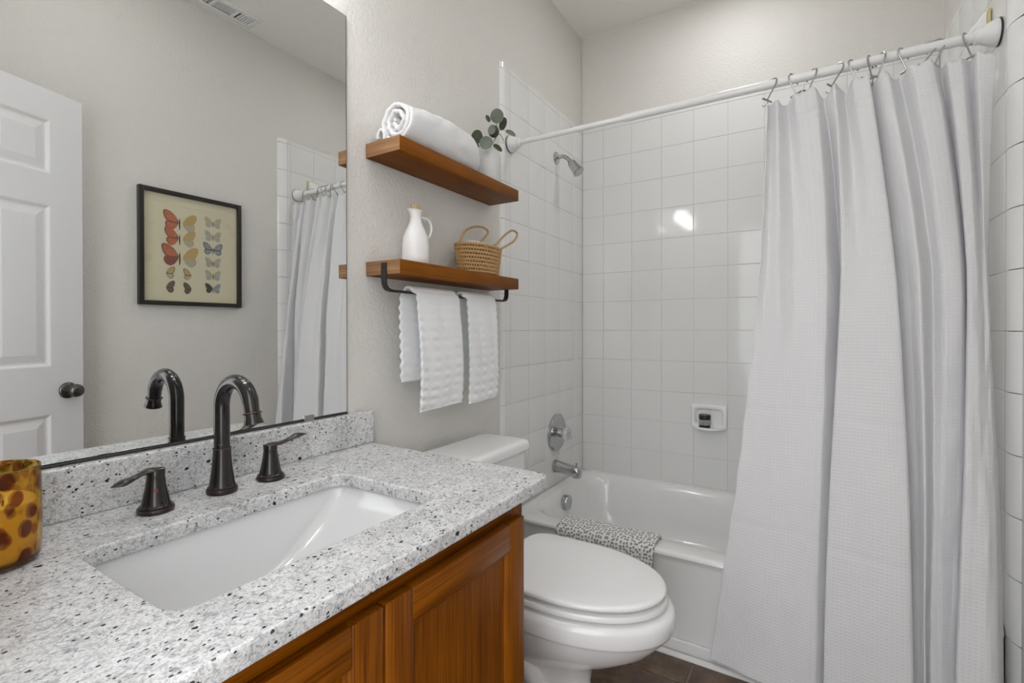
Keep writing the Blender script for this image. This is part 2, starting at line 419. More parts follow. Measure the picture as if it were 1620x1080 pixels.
def cat1(p, t):
    "Catmull-Rom through equally spaced values"
    n = len(p) - 1; x = min(max(t, 0.0), 1.0) * n; i = min(int(x), n - 1); f = x - i
    p0 = p[max(i - 1, 0)]; p1 = p[i]; p2 = p[i + 1]; p3 = p[min(i + 2, n)]
    if isinstance(p1, (int, float)):
        return 0.5 * (2 * p1 + (p2 - p0) * f + (2 * p0 - 5 * p1 + 4 * p2 - p3) * f * f + (3 * p1 - p0 - 3 * p2 + p3) * f ** 3)
    return Vector(0.5 * (2 * p1[k] + (p2[k] - p0[k]) * f + (2 * p0[k] - 5 * p1[k] + 4 * p2[k] - p3[k]) * f * f + (3 * p1[k] - p0[k] - 3 * p2[k] + p3[k]) * f ** 3) for k in range(len(p1)))
def spline(pts, n=40):
    pts = [tuple(p) for p in pts]
    return [cat1(pts, i / n) for i in range(n + 1)]
def rrect(x0, x1, y0, y1, r, z, n=8):
    out = []
    for cx, cy, a0 in ((x1 - r, y1 - r, 0), (x0 + r, y1 - r, PI / 2), (x0 + r, y0 + r, PI), (x1 - r, y0 + r, 1.5 * PI)):
        for k in range(n + 1):
            a = a0 + PI / 2 * k / n; out.append((cx + r * math.cos(a), cy + r * math.sin(a), z))
    return out
def struct(name, mb, mats, **kw):
    o = obj(name, mb, mats, **kw); o['kind'] = 'structure'; return o

# ------------------------------------------------------------------ the room
CZ = 2.712          # ceiling height
XW = 1.512          # painted right wall
TX = 1.497          # tile face, right wall
YF = -2.46          # front wall (doorway)
mb = MB(); mb.mi = 1; mb.box(-0.11, 1.62, -2.58, 0.12, -0.10, -0.004); mb.mi = 0
fx = [0.741 + 0.305 * i for i in range(-3, 3)]; fy = [-0.916 - 0.305 * i for i in range(-1, 6)]
for i in range(len(fx) - 1):
    for j in range(len(fy) - 1):
        x0, x1 = max(fx[i], -0.008) + 0.004, min(fx[i + 1], XW) - 0.004; y1, y0 = fy[j] - 0.004, max(fy[j + 1], YF - 0.1) + 0.004
        if x1 - x0 < 0.01 or y1 - y0 < 0.01: continue
        y1 = min(y1, -0.78)
        mb.box(x0, x1, y0, y1, -0.008, 0.0)
struct('floor', mb, ['floor', 'fgrout'], smooth=False, bevel=0.002)
struct('floor_hall_blocker', B(-1.5, 3.0, -5.0, -2.585, -0.10, 0.004), 'hall_carpet', smooth=False)  # unseen hall floor, added to block world light from below
struct('ceiling', B(-0.11, 1.62, -2.58, 0.12, CZ, CZ + 0.1), 'ceil', smooth=False)
struct('wall_left', B(-0.11, -0.008, -2.58, 0.0, 0, CZ), 'paint', smooth=False)
struct('wall_back', B(-0.11, 1.62, 0.008, 0.12, 0, CZ), 'paint', smooth=False)
struct('wall_right', B(XW, 1.62, -2.58, 0.008, 0, CZ), 'paint', smooth=False)
DX0, DX1, DZ = 0.50, 1.235, 2.045
mb = MB(); mb.box(-0.008, DX0, YF - 0.115, YF, 0, CZ); mb.box(DX1, XW, YF - 0.115, YF, 0, CZ); mb.box(DX0, DX1, YF - 0.115, YF, DZ, CZ)
struct('wall_front', mb, 'paint', smooth=False)
mb = MB()
for x0, x1, z0, z1 in ((DX0 - 0.06, DX0, 0, DZ + 0.06), (DX1, DX1 + 0.06, 0, DZ + 0.06), (DX0, DX1, DZ, DZ + 0.06)):
    mb.box(x0, x1, YF - 0.001, YF + 0.014, z0, z1)
struct('trim_1', mb, 'doorwhite', smooth=False, bevel=0.004)

# tiled surround: every tile a real, slightly uneven piece in one mesh per wall
def tile_wall(name, fn, us, vs, edge_u=None, edge_v=None):
    """fn(u, v, d) -> point; d = height above the grout bed"""
    mb = MB(); mb.mi = 1
    u0, u1, v0, v1 = us[0], us[-1], vs[0], vs[-1]
    q = [fn(u0, v0, 0), fn(u1, v0, 0), fn(u1, v1, 0), fn(u0, v1, 0)]
    qb = [fn(u0, v0, -0.006), fn(u1, v0, -0.006), fn(u1, v1, -0.006), fn(u0, v1, -0.006)]
    mb.add(q + qb, [(0, 1, 2, 3), (7, 6, 5, 4), (0, 4, 5, 1), (1, 5, 6, 2), (2, 6, 7, 3), (3, 7, 4, 0)])
    mb.mi = 0; g = 0.0009; h = 0.0017
    rnd = random.Random(hash(name) % 1000 if False else sum(map(ord, name)))
    for i in range(len(us) - 1):
        for j in range(len(vs) - 1):
            a0, a1, b0, b1 = us[i] + g, us[i + 1] - g, vs[j] + g, vs[j + 1] - g
            if a1 - a0 < 0.004 or b1 - b0 < 0.004: continue
            ta, tb, td = rnd.uniform(-1, 1) * 0.0011, rnd.uniform(-1, 1) * 0.0011, rnd.uniform(-1, 1) * 0.00012
            def hp(a, b, base): return base + td + ta * (a - (a0 + a1) / 2) + tb * (b - (b0 + b1) / 2)
            rings = []
            for ins, hh in ((0, -0.001), (0, h * 0.55), (0.0008, h * 0.9), (0.0020, h)):
                rings.append([fn(a, b, hp(a, b, hh)) for a, b in ((a0 + ins, b0 + ins), (a1 - ins, b0 + ins), (a1 - ins, b1 - ins), (a0 + ins, b1 - ins))])
            mb.loft(rings, False, True)
    return mb
P = 0.1535
zr = [1.105 + P * k for k in range(-5, 8)] + [2.204]
zr[0] = 0.332
ly = [-0.797, -0.753, -0.598, -0.443, -0.288, -0.133, -0.001]
mb = tile_wall('left', lambda u, v, d: (-0.002 + d, u, v), ly, zr)
# rounded edge trim on the open side, one piece per course, running to the floor
def bullnose(mb, xs, sgn, y_in, rad, zs):
    mb.mi = 2
    for a, b2 in zip(zs[:-1], zs[1:]):
        a += 0.001; b2 -= 0.001
        lo, hi = [], []
        pr = [(0.0, 0.0)] + [(rad * math.sin(t2), rad * 0.62 * (math.cos(t2) - 1)) for t2 in [PI / 2 * k / 8 for k in range(1, 9)]]
        pts = [(xs + sgn * dx, y_in - dy) for dy, dx in pr] + [(xs - sgn * 0.02, y_in - rad), (xs - sgn * 0.02, y_in)]
        mb.loft([[(x, y, a) for x, y in pts], [(x, y, b2) for x, y in pts]])
zfull = [0.0, 0.03, 0.184] + zr
bullnose(mb, 0.0005, 1, -0.7985, 0.033, zfull)
struct('wall_tile_left', mb, ['tile', 'grout', 'bullnose'], smooth=True, auto=30).name = 'wall_left_tiled'
bx = [0.0, 0.121] + [0.121 + 0.1543 * k for k in range(1, 9)] + [TX]
mb = tile_wall('back', lambda u, v, d: (u, -0.002 - d + 0.002, v), bx, zr)
struct('wall_back_tiled', mb, ['tile', 'grout'], smooth=False)
ry = [-0.775, -0.755, -0.60, -0.445, -0.29, -0.135, -0.001]
mb = tile_wall('right', lambda u, v, d: (TX + 0.002 - d, u, v), ry, zr)
bullnose(mb, TX - 0.0005, -1, -0.777, 0.068, zfull)
struct('wall_right_tiled', mb, ['tile', 'grout', 'bullnose'], smooth=True, auto=30)
# white quarter round where the tub meets the floor
mb = MB()
mb.loft([[(x, -0.787 - 0.012 * math.cos(PI / 2 * k / 6), 0.014 * math.sin(PI / 2 * k / 6)) for k in range(7)] + [(x, -0.787, 0.0)] for x in (0.012, TX - 0.012)])
struct('trim_2', mb, 'caulk')
# baseboards on the painted walls
def bb(name, x0, x1, y0, y1):
    struct(name, B(x0, x1, y0, y1, 0.0, 0.085), 'doorwhite', smooth=False, bevel=0.004)
bb('baseboard_left', -0.008, 0.006, -1.585, -0.842)
bb('baseboard_right', XW - 0.013, XW, YF, -0.852)

# ------------------------------------------------------------------ bathtub
tub = empty('bathtub', (0.75, -0.395, 0.0), 0, 'white bathtub in the tiled alcove behind the shower curtain', 'bathtub')
mb = MB()
ZT = 0.347; Y0 = -0.787
nn = 10
def rr(x0, x1, y0, y1, r, z): return rrect(x0, x1, y0, y1, r, z, nn)
loops = [rr(0.004, TX - 0.004, Y0 + 0.016, -0.004, 0.004, 0.052), rr(0.004, TX - 0.004, Y0 + 0.010, -0.004, 0.004, 0.310),
         rr(0.004, TX - 0.004, Y0 + 0.006, -0.004, 0.004, 0.323), rr(0.004, TX - 0.004, Y0 + 0.002, -0.004, 0.004, 0.329),
         rr(0.004, TX - 0.004, Y0, -0.004, 0.004, 0.334), rr(0.004, TX - 0.004, Y0 + 0.002, -0.004, 0.004, 0.341),
         rr(0.004, TX - 0.004, Y0 + 0.008, -0.004, 0.006, ZT - 0.0015), rr(0.006, TX - 0.006, Y0 + 0.020, -0.005, 0.008, ZT),
         rr(0.026, TX - 0.035, -0.705, -0.026, 0.10, ZT - 0.001), rr(0.044, TX - 0.06, -0.692, -0.044, 0.12, ZT - 0.006),
         rr(0.057, TX - 0.09, -0.682, -0.057, 0.14, ZT - 0.025), rr(0.066, TX - 0.115, -0.675, -0.066, 0.15, ZT - 0.06),
         rr(0.085, TX - 0.19, -0.660, -0.085, 0.14, 0.18), rr(0.105, TX - 0.26, -0.645, -0.105, 0.14, 0.11),
         rr(0.14, TX - 0.32, -0.615, -0.14, 0.13, 0.075), rr(0.20, TX - 0.40, -0.56, -0.20, 0.12, 0.065)]
mb.loft(loops, True, True)
obj('basin', mb, 'tubwhite', tub, auto=35)
mb = MB(); mb.box(0.004, TX - 0.004, Y0 + 0.006, Y0 + 0.05, 0.0, 0.050)
obj('apron_base', mb, 'tubwhite', tub, smooth=False, bevel=0.004)
mb = MB(); mb.lathe([(0.034, 0), (0.036, 0.006), (0.036, 0.022), (0.033, 0.027), (0.0, 0.027)], (0.064, -0.372, 0.283), 'X', 32); 
obj('overflow_cover', mb, 'chrome', tub)
mb = MB(); mb.lathe([(0.03, 0), (0.03, 0.004), (0.0, 0.005)], (0.30, -0.38, 0.064), 'Z', 24); obj('drain', mb, 'chrome', tub)

# bath mat hung over the rim
mb = MB(); prof = [(-0.655, 0.235), (-0.664, 0.300), (-0.672, 0.334), (-0.690, 0.3535), (-0.72, 0.3555), (-0.755, 0.3555), (-0.780, 0.351), (-0.794, 0.338), (-0.798, 0.318), (-0.800, 0.27), (-0.803, 0.20), (-0.806, 0.130)]
pp = spline(prof, 70); Pg = []; uv = []
for i in range(61):
    x = i / 60; row = []
    s_acc = 0.0
    for j, q in enumerate(pp):
        if j: s_acc += (Vector((q[0], q[1])) - Vector((pp[j - 1][0], pp[j - 1][1]))).length
        xx = 0.244 + 0.352 * x + 0.012 * math.sin(s_acc * 9) * (x - 0.3) + 0.02 * (j / 70) * (x - 0.65)
        w = 0.0022 * math.sin(x * 17 + s_acc * 12) + 0.002 * math.sin(x * 7.3 - s_acc * 20)
        dz = w if 18 < j < 42 else 0
        row.append((xx, q[0] - (abs(w) if j >= 42 else 0.0), q[1] + abs(dz))); uv.append((x * 0.352, s_acc))
    Pg.append(row)
mb.grid(Pg); mb.uv = uv
o = obj('bath_mat', mb, 'dots', solid=0.006, auto=0); tag(o, 'white bath mat with grey dots draped over the tub rim', 'bath mat')

# ------------------------------------------------------------------ tub fittings on the left tiled wall
r_ = empty('showerhead', (0.0, -0.324, 1.956), 0, 'brushed silver shower head on a bent arm high on the tile', 'shower head')
mb = MB(); mb.lathe([(0.030, 0.0), (0.030, 0.003), (0.022, 0.008), (0.012, 0.012), (0.0, 0.012)], (0.0005, -0.324, 1.956), 'X', 28); obj('escutcheon', mb, 'chrome', r_)
mb = MB(); mb.tube(spline([(0.004, -0.324, 1.956), (0.03, -0.325, 1.958), (0.055, -0.327, 1.948), (0.080, -0.331, 1.921)], 24), 0.0095, 14); obj('arm', mb, 'chrome', r_)
mb = MB(); d = Vector((0.62, -0.08, -0.78)).normalized(); p0 = Vector((0.074, -0.330, 1.929))
prof = [(0.011, 0.0), (0.013, 0.012), (0.017, 0.016), (0.021, 0.022), (0.026, 0.075), (0.028, 0.080), (0.0285, 0.084), (0.024, 0.086), (0.021, 0.083), (0.0, 0.082)]
mb.tube([p0 + d * h for r, h in prof], [max(r, 0.0005) for r, h in prof], 28); obj('spray_head', mb, 'chrome', r_)

r_ = empty('shower_valve', (0.0, -0.326, 0.602), 0, 'round chrome tub valve plate with a clear knob', 'shower valve')
mb = MB(); mb.lathe([(0.092, 0.0), (0.092, 0.006), (0.086, 0.012), (0.074, 0.012), (0.066, 0.009), (0.045, 0.010), (0.022, 0.016), (0.020, 0.040), (0.0, 0.040)], (0.0005, -0.326, 0.602), 'X', 48); obj('trim_plate', mb, 'chrome', r_)
mb = MB(); n = 24; loops = []
for r, h in [(0.020, 0.036), (0.028, 0.042), (0.031, 0.055), (0.029, 0.068), (0.018, 0.074), (0.0005, 0.075)]:
    loops.append([(0.0005 + h, -0.326 + r * (1 + 0.10 * math.cos(6 * a)) * math.cos(a), 0.602 + r * (1 + 0.10 * math.cos(6 * a)) * math.sin(a)) for a in [2 * PI * k / n for k in range(n)]])
mb.loft(loops); o = obj('knob', mb, 'acrylic', r_); o['label'] = 'clear faceted knob'
mb = MB(); mb.lathe([(0.012, 0.074), (0.012, 0.0765), (0.0, 0.0768)], (0.0005, -0.326, 0.602), 'X', 20); obj('index_cap', mb, 'chrome', r_)

r_ = empty('tub_spout', (0.0, -0.345, 0.44), 0, 'chrome tub spout with a small diverter pull', 'tub spout')
mb = MB(); loops = []
for x, w, zt, zb in [(0.0005, 0.028, 0.470, 0.412), (0.004, 0.030, 0.472, 0.410), (0.012, 0.028, 0.470, 0.412), (0.03, 0.026, 0.466, 0.413), (0.08, 0.024, 0.458, 0.411), (0.098, 0.0235, 0.456, 0.409), (0.102, 0.0235, 0.456, 0.399), (0.12, 0.023, 0.453, 0.397), (0.132, 0.021, 0.447, 0.398), (0.138, 0.015, 0.438, 0.402)]:
    zc2 = (zt + zb) / 2; hz = (zt - zb) / 2
    loops.append([(x, -0.345 + w * math.copysign(abs(math.cos(a)) ** 0.75, math.cos(a)), zc2 + hz * math.copysign(abs(math.sin(a)) ** 0.75, math.sin(a))) for a in [2 * PI * k / 28 for k in range(28)]])
mb.loft(loops); obj('spout_body', mb, 'chrome', r_, auto=50)
mb = MB(); mb.lathe([(0.004, 0.0), (0.004, 0.012), (0.007, 0.014), (0.007, 0.019), (0.0, 0.020)], (0.118, -0.345, 0.451), 'Z', 16); obj('diverter_pull', mb, 'chrome', r_)

# ------------------------------------------------------------------ soap dish in the back wall and the jar in it
sx0, sx1, sz0, sz1 = 0.574, 0.738, 0.630, 0.748
mb = MB()
def rxz(x0, x1, z0, z1, r, y): return [(p[0], y, p[1]) for p in rrect(x0, x1, z0, z1, r, 0, 6)]
mb.loft([rxz(sx0, sx1, sz0, sz1, 0.010, -0.001), rxz(sx0, sx1, sz0, sz1, 0.010, -0.010), rxz(sx0 + 0.004, sx1 - 0.004, sz0 + 0.004, sz1 - 0.004, 0.012, -0.017),
         rxz(sx0 + 0.014, sx1 - 0.014, sz0 + 0.012, sz1 - 0.014, 0.016, -0.019), rxz(sx0 + 0.020, sx1 - 0.020, sz0 + 0.018, sz1 - 0.020, 0.02, -0.015), rxz(sx0 + 0.024, sx1 - 0.024, sz0 + 0.021, sz1 - 0.026, 0.02, -0.004)], True, True)
# tray lip standing forward at the bottom
lp = []
for k in range(25):
    t2 = k / 24; x = sx0 + 0.008 + (sx1 - sx0 - 0.016) * t2
    yy = -0.012 - 0.058 * (1 - abs(2 * t2 - 1) ** 3.2)
    lp.append((x, yy))
top_in = [(x * 0.94 + 0.06 * (sx0 + sx1) / 2, min(y + 0.010, -0.012)) for x, y in lp]
back = [(lp[i][0], -0.006) for i in range(25)]
mb.loft([[(x, y, sz0 + 0.006) for x, y in back], [(x, y * 0.8, sz0 + 0.002) for x, y in lp], [(x, y, sz0 + 0.007) for x, y in lp], [(x, y, sz0 + 0.0145) for x, y in lp], [(x, y + 0.003, sz0 + 0.0165) for x, y in lp], [(x, y, sz0 + 0.0145) for x, y in top_in], [(x, y, sz0 + 0.0115) for x, y in top_in], [(x, -0.006, sz0 + 0.0112) for x, y in back]], False, False, closed=False)
o = obj('soap_dish', mb, 'porcelain', auto=45); tag(o, 'white ceramic soap dish set in the back tile wall', 'soap dish')
jx, jy, jz = 0.642, -0.036, sz0 + 0.0125
r_ = empty('cosmetic_jar', (jx, jy, jz), 0, 'small black lidded jar with a grey label in the soap dish', 'jar')
mb = MB(); mb.lathe([(0.022, 0), (0.025, 0.002), (0.025, 0.040), (0.023, 0.042), (0.0, 0.042)], (jx, jy, jz), 'Z', 32); obj('jar_body', mb, 'black', r_)
mb = MB(); mb.lathe([(0.0255, 0.041), (0.0265, 0.043), (0.0265, 0.059), (0.0255, 0.062), (0.0, 0.062)], (jx, jy, jz), 'Z', 32); obj('lid', mb, 'black', r_)
mb = MB(); mb.lathe([(0.0253, 0.015), (0.0256, 0.0155), (0.0256, 0.0385), (0.0253, 0.039)], (jx, jy, jz), 'Z', 32, False, False); 
mb.mi = 1   # diamond mark and two lines of print
def onjar(a, z): return (jx + 0.0260 * math.sin(a), jy - 0.0260 * math.cos(a), jz + z)
def jstroke(a0, z0, a1, z1, w=0.0016):
    dx, dz = (a1 - a0) * 0.026, z1 - z0; l = math.hypot(dx, dz); nx, nz = -dz / l * w / 2, dx / l * w / 2
    mb.add([onjar(a0 + nx / 0.026, z0 + nz), onjar(a0 - nx / 0.026, z0 - nz), onjar(a1 - nx / 0.026, z1 - nz), onjar(a1 + nx / 0.026, z1 + nz)], [(0, 1, 2, 3)])
ac = 0.05
for (a0, z0), (a1, z1) in zip([(-.42, .027), (0, .0365), (.42, .027), (0, .0175)], [(0, .0365), (.42, .027), (0, .0175), (-.42, .027)]): jstroke(ac + a0, z0, ac + a1, z1)
jstroke(ac - .18, .027, ac + .18, .027); jstroke(ac, .020, ac, .030); jstroke(.55, .029, .85, .029, .001); jstroke(.55, .024, .85, .024, .001); jstroke(.58, .019, .8, .019, .001)
o = obj('label_band', mb, ['label', 'ink'], r_); 

# ------------------------------------------------------------------ shower rod, hooks, curtain
def rodp(x): return Vector((x, -0.757 + 0.045 * x / TX, 1.883 + 0.014 * x / TX))
r_ = empty('shower_rod', tuple(rodp(0.75)), 0, 'white tension rod spanning the tub alcove', 'curtain rod')
mb = MB(); mb.tube([rodp(0.012), rodp(0.49)], 0.0105, 24); obj('inner_tube', mb, 'rodwhite', r_)
mb = MB(); mb.tube([rodp(0.484), rodp(0.4842), rodp(0.489), rodp(TX - 0.02)], [0.0105, 0.0132, 0.0137, 0.0137], 24); obj('outer_tube', mb, 'rodwhite', r_)
for x0, s in ((0.0025, 1), (TX - 0.0025, -1)):
    mb = MB(); c = rodp(x0); ax = 'X' if s > 0 else '-X'
    mb.lathe([(0.034, 0), (0.035, 0.003), (0.034, 0.010), (0.030, 0.018), (0.024, 0.030), (0.021, 0.034), (0.020, 0.047), (0.0175, 0.049), (0.0, 0.049)], tuple(c), ax, 36)
    f = obj('end_flange', mb, 'rodwhite', r_)
    mb = MB(); mb.lathe([(0.0355, -0.0022), (0.0362, 0.0), (0.0355, 0.002), (0.0, 0.002)], tuple(c), ax, 36); obj('rubber_foot', mb, 'mirror_edge', f)

hook_x = [0.966, 1.023, 1.075, 1.140, 1.178, 1.219, 1.245, 1.295, 1.350, 1.368, 1.432]
hook_rz = [0.75, -0.55, 0.60, 0.80, -0.60, -0.35, 0.45, -0.65, 1.15, 1.05, -0.55]
hook_tilt = [.38, -.26, .30, .42, -.28, -.14, .22, -.26, .44, .14, -.26]
hook_lab = ['first curtain hook from the free left edge of the curtain', 'second curtain hook from the left, left of the flat hemmed fold', 'third curtain hook from the left, above the flat hemmed fold',
            'fourth curtain hook from the left, its crossbar turned to the right', 'fifth curtain hook from the left, its crossbar turned to the left', 'left one of the close pair of curtain hooks mid curtain', 'right one of the close pair of curtain hooks mid curtain',
            'eighth curtain hook from the left, leaning right', 'ninth curtain hook, left of the close pair near the right wall', 'tenth curtain hook, right of the close pair near the right wall', 'last curtain hook, nearest the right tiled wall']
root = bpy.data.objects.new('curtain_hook', None); COL.objects.link(root); root.empty_display_size = 0.02
WORLD[root.name] = Vector((0, 0, 0))
mb = MB(); pts = [(0, 0.0190, -0.010), (0, 0.0192, -0.004)] + [(0, 0.0190 * math.cos(a), 0.0180 * math.sin(a)) for a in [PI * k / 10 for k in range(0, 11)]] + [(0, -0.0188, -0.006), (0, -0.012, -0.024), (0, -0.004, -0.050)]
mb.tube(spline(pts, 48), 0.0023, 8); obj('wire', mb, 'steel', root, local=True)
mb = MB(); mb.lathe([(0.0005, -0.003), (0.0024, -0.002), (0.003, 0), (0.0024, 0.002), (0.0005, 0.003)], (0, 0.0190, -0.012), 'Z', 10); obj('bead_tip', mb, 'steel', root, local=True)
mb = MB(); mb.tube([(-0.017, -0.004, -0.051), (0.017, -0.004, -0.051)], 0.0028, 10); obj('crossbar', mb, 'steel', root, local=True)
mb = MB(); mb.tube(spline([(0.004, -0.004, -0.051), (0.002, -0.008, -0.060), (-0.001, -0.006, -0.069), (-0.003, 0.0, -0.070), (-0.003, 0.006, -0.066)], 14), 0.0017, 8); obj('curtain_loop', mb, 'steel', root, local=True)
hooks = []
for i, (x, rz, lab) in enumerate(zip(hook_x, hook_rz, hook_lab)):
    if i == 0: h = root
    else:
        h = root.copy(); COL.objects.link(h)
        for ch in list(root.children):
            c = ch.copy(); COL.objects.link(c); c.parent = h
    h.location = rodp(x); h.rotation_mode = 'ZYX'; h.rotation_euler = (0, hook_tilt[i] * 0.85, rz)
    tag(h, lab, 'curtain hook', 'steel hooks along the shower rod'); hooks.append(h)

def px2x(px, y):      # world X of image column px on the vertical plane Y = y
    k = (px - 810.0) / FPX; d = A + R * k
    return CAMP.x + d.x * (y - CAMP.y) / d.y
K = [  # columns at four heights (top, upper, lower, hem) and the depth of each fold line there, measured from the curtain in the room
 (1213, 1202, 1169, 1124, -.742, -.790, -.806, -.806), (1220, 1213, 1190, 1150, -.720, -.782, -.812, -.818), (1230, 1231, 1221, 1192, -.750, -.797, -.826, -.840),
 (1246, 1258, 1252, 1238, -.710, -.780, -.826, -.846), (1257, 1281, 1279, 1268, -.750, -.785, -.834, -.856), (1289, 1308, 1299, 1292, -.758, -.796, -.838, -.860),
 (1303, 1331, 1321, 1315, -.712, -.748, -.800, -.826), (1319, 1331, 1314, 1305, -.758, -.806, -.856, -.878), (1336, 1358, 1352, 1348, -.706, -.806, -.864, -.884),
 (1349, 1386, 1402, 1402, -.754, -.816, -.874, -.897), (1372, 1415, 1438, 1448, -.760, -.818, -.874, -.897), (1377, 1410, 1430, 1439, -.712, -.756, -.812, -.838),
 (1391, 1434, 1452, 1457, -.756, -.776, -.820, -.842), (1404, 1453, 1464, 1467, -.752, -.797, -.838, -.858), (1422, 1474, 1477, 1475, -.712, -.758, -.806, -.828),
 (1439, 1492, 1494, 1490, -.758, -.788, -.818, -.838), (1473, 1520, 1518, 1505, -.758, -.786, -.812, -.830), (1486, 1531, 1533, 1524, -.712, -.756, -.800, -.822),
 (1498, 1529, 1523, 1509, -.752, -.806, -.874, -.900), (1519, 1543, 1545, 1540, -.754, -.808, -.880, -.908), (1532, 1553, 1562, 1563, -.712, -.790, -.880, -.908),
 (1546, 1559, 1576, 1580, -.760, -.796, -.872, -.900), (1574, 1564, 1584, 1588, -.750, -.782, -.850, -.876)]
ZB = 0.030
LV = (0.0, 0.31, 0.645, 1.0)          # share of the drop at the four heights
NU, NV = 14 * (len(K) - 1), 170
cx = [[min(px2x(k[i], k[4 + i]), TX - 0.007) for k in K] for i in range(4)]
cy = [[k[4 + i] for k in K] for i in range(4)]
for i, am in ((1, 1.35), (2, 1.3), (3, 1.2)):
    mean = [sum(cy[i][max(0, q - 3):q + 4]) / len(cy[i][max(0, q - 3):q + 4]) for q in range(len(K))]
    cy[i] = [m_ + (v_ - m_) * am for v_, m_ in zip(cy[i], mean)]
def ucurve(vals, t):
    n = len(vals) - 1; x = t * n; i = min(int(x), n - 1); f = x - i
    c = cat1(vals, t); f2 = f * f * (3 - 2 * f); l = vals[i] + (vals[i + 1] - vals[i]) * f2
    return 0.75 * c + 0.25 * l
def lagr(v, s):
    out = 0.0
    for i in range(4):
        w = 1.0
        for j in range(4):
            if j != i: w *= (s - LV[j]) / (LV[i] - LV[j])
        out += v[i] * w
    # keep it near the straight runs between the levels
    for i in range(3):
        if s <= LV[i + 1] or i == 2:
            f = (s - LV[i]) / (LV[i + 1] - LV[i]); lin = v[i] + (v[i + 1] - v[i]) * f; break
    return 0.6 * out + 0.4 * lin
peaks = sorted([rodp(x) for x in hook_x], key=lambda p: p.x)
def ztop(x, y):
    base = rodp(x).z - 0.060
    dmin = min(abs(x - p.x) for p in peaks)
    return base - 0.017 * min(dmin / 0.028, 1.0) ** 1.3 + 0.012 * max(0.0, min(1.0, (-0.742 - y) / 0.02))
Pg = []; uv = []; acc = 0.0; prevm = None
for i in range(NU + 1):
    t = i / NU; lx = [ucurve(cx[k], t) for k in range(4)]; ly_ = [ucurve(cy[k], t) for k in range(4)]
    pm = Vector((lx[2], ly_[2]))
    if prevm is not None: acc += (pm - prevm).length
    prevm = pm
    zt = ztop(lx[0], ly_[0]); row = []
    for j in range(NV + 1):
        s = j / NV; z = zt + (ZB - zt) * s
        x = lagr(lx, s); y = lagr(ly_, s)
        nz = mnoise.noise(Vector((t * 9, s * 7, 1.3))) * 0.006 + mnoise.noise(Vector((t * 34, s * 18, 4.1))) * 0.0028
        nz *= min(1, s * 5)
        for zc, st in ((1.30, .0022), (0.86, .0026), (0.50, .0026)):      # packing creases
            nz += st * math.exp(-((z - zc - 0.012 * math.sin(t * 9)) / 0.006) ** 2)
        if s < 0.05: nz += 0.004 * math.sin(t * 61)
        y2 = y + nz
        if z < 0.36: y2 = min(y2, -0.795)
        row.append((min(x + 0.0012 * math.sin(s * 75) * (1 if i == 0 else 0), TX - 0.005), y2, z + (0.010 * math.sin(t * 5) if s > 0.98 else 0)))
        uv.append((acc, z))
    Pg.append(row)
mb = MB(); mb.grid(Pg); mb.uv = uv
rc = empty('shower_curtain', (1.22, -0.83, 0.03), 0, 'white waffle weave shower curtain gathered toward the right wall', 'shower curtain')
obj('waffle_panel', mb, 'waffle', rc, solid=0.0016, auto=0)
# stitched hem tape along the top and down the free edge
mb = MB(); hp = [(Vector(r[6]) + Vector((0, -0.0015, 0))) for r in Pg]; mb.tube(hp, 0.0008, 5); obj('hem_stitching', mb, 'gauze', rc)
mb = MB(); hp = [Vector(p) + Vector((0, -0.0006, 0)) for p in Pg[0]]; mb.tube(hp, 0.0021, 6); obj('side_hem', mb, 'waffle', rc)

# ------------------------------------------------------------------ white hook plate on the right tile, above the rod
r_ = empty('adhesive_hook', (TX, -0.61, 1.93), 0, 'white adhesive hook with yellowed backing on the right tile above the rod', 'hook')
mb = MB(); mb.loft([[(TX - 0.0005, y, z), (TX - 0.006, y, z)] if False else [(TX - 0.001, y0, z), (TX - 0.008, y0, z), (TX - 0.008, y1, z), (TX - 0.001, y1, z)] for z, y0, y1 in ((1.934, -0.648, -0.572), (1.999, -0.648, -0.572))])
obj('back_plate', mb, 'adhesive', r_, smooth=False, bevel=0.002)
mb = MB(); mb.loft([[(TX - 0.008, y, 1.932), (TX - 0.052, y, 1.936), (TX - 0.048, y, 1.946), (TX - 0.014, y, 1.992), (TX - 0.008, y, 1.998)] for y in (-0.643, -0.577)])
obj('wedge', mb, 'plastic', r_, smooth=False, bevel=0.003)

# ------------------------------------------------------------------ toilet
TY = -1.215
r_ = empty('toilet', (0.40, TY, 0.0), 0, 'white two piece toilet with closed oval lid between vanity and tub', 'toilet')
def egg(xb, xf, w, z, sq=2.0, n=56, xc=None):
    xc = xb + (xf - xb) * 0.44 if xc is None else xc
    out = []
    for k in range(n):
        a = 2 * PI * k / n; ca, sa = math.cos(a), math.sin(a)
        if ca >= 0: x = xc + (xf - xc) * abs(ca) ** (2 / 2.05)
        else: x = xc - (xc - xb) * abs(ca) ** (2 / sq)
        e = 2 / 2.05 if ca >= 0 else 2 / sq
        y = TY + w * math.copysign(abs(sa) ** e, sa)
        out.append((x, y, z))
    return out
mb = MB()
mb.loft([egg(0.17, 0.56, 0.105, 0.0, 3), egg(0.17, 0.562, 0.105, 0.02, 3), egg(0.18, 0.548, 0.095, 0.035, 3), egg(0.18, 0.545, 0.090, 0.12, 2.6), egg(0.18, 0.555, 0.096, 0.17, 2.4),
         egg(0.18, 0.60, 0.118, 0.20, 2.4), egg(0.19, 0.665, 0.146, 0.235, 2.4), egg(0.20, 0.725, 0.170, 0.275, 2.4), egg(0.22, 0.758, 0.182, 0.312, 2.4), egg(0.23, 0.766, 0.186, 0.326, 2.5)], True, False)
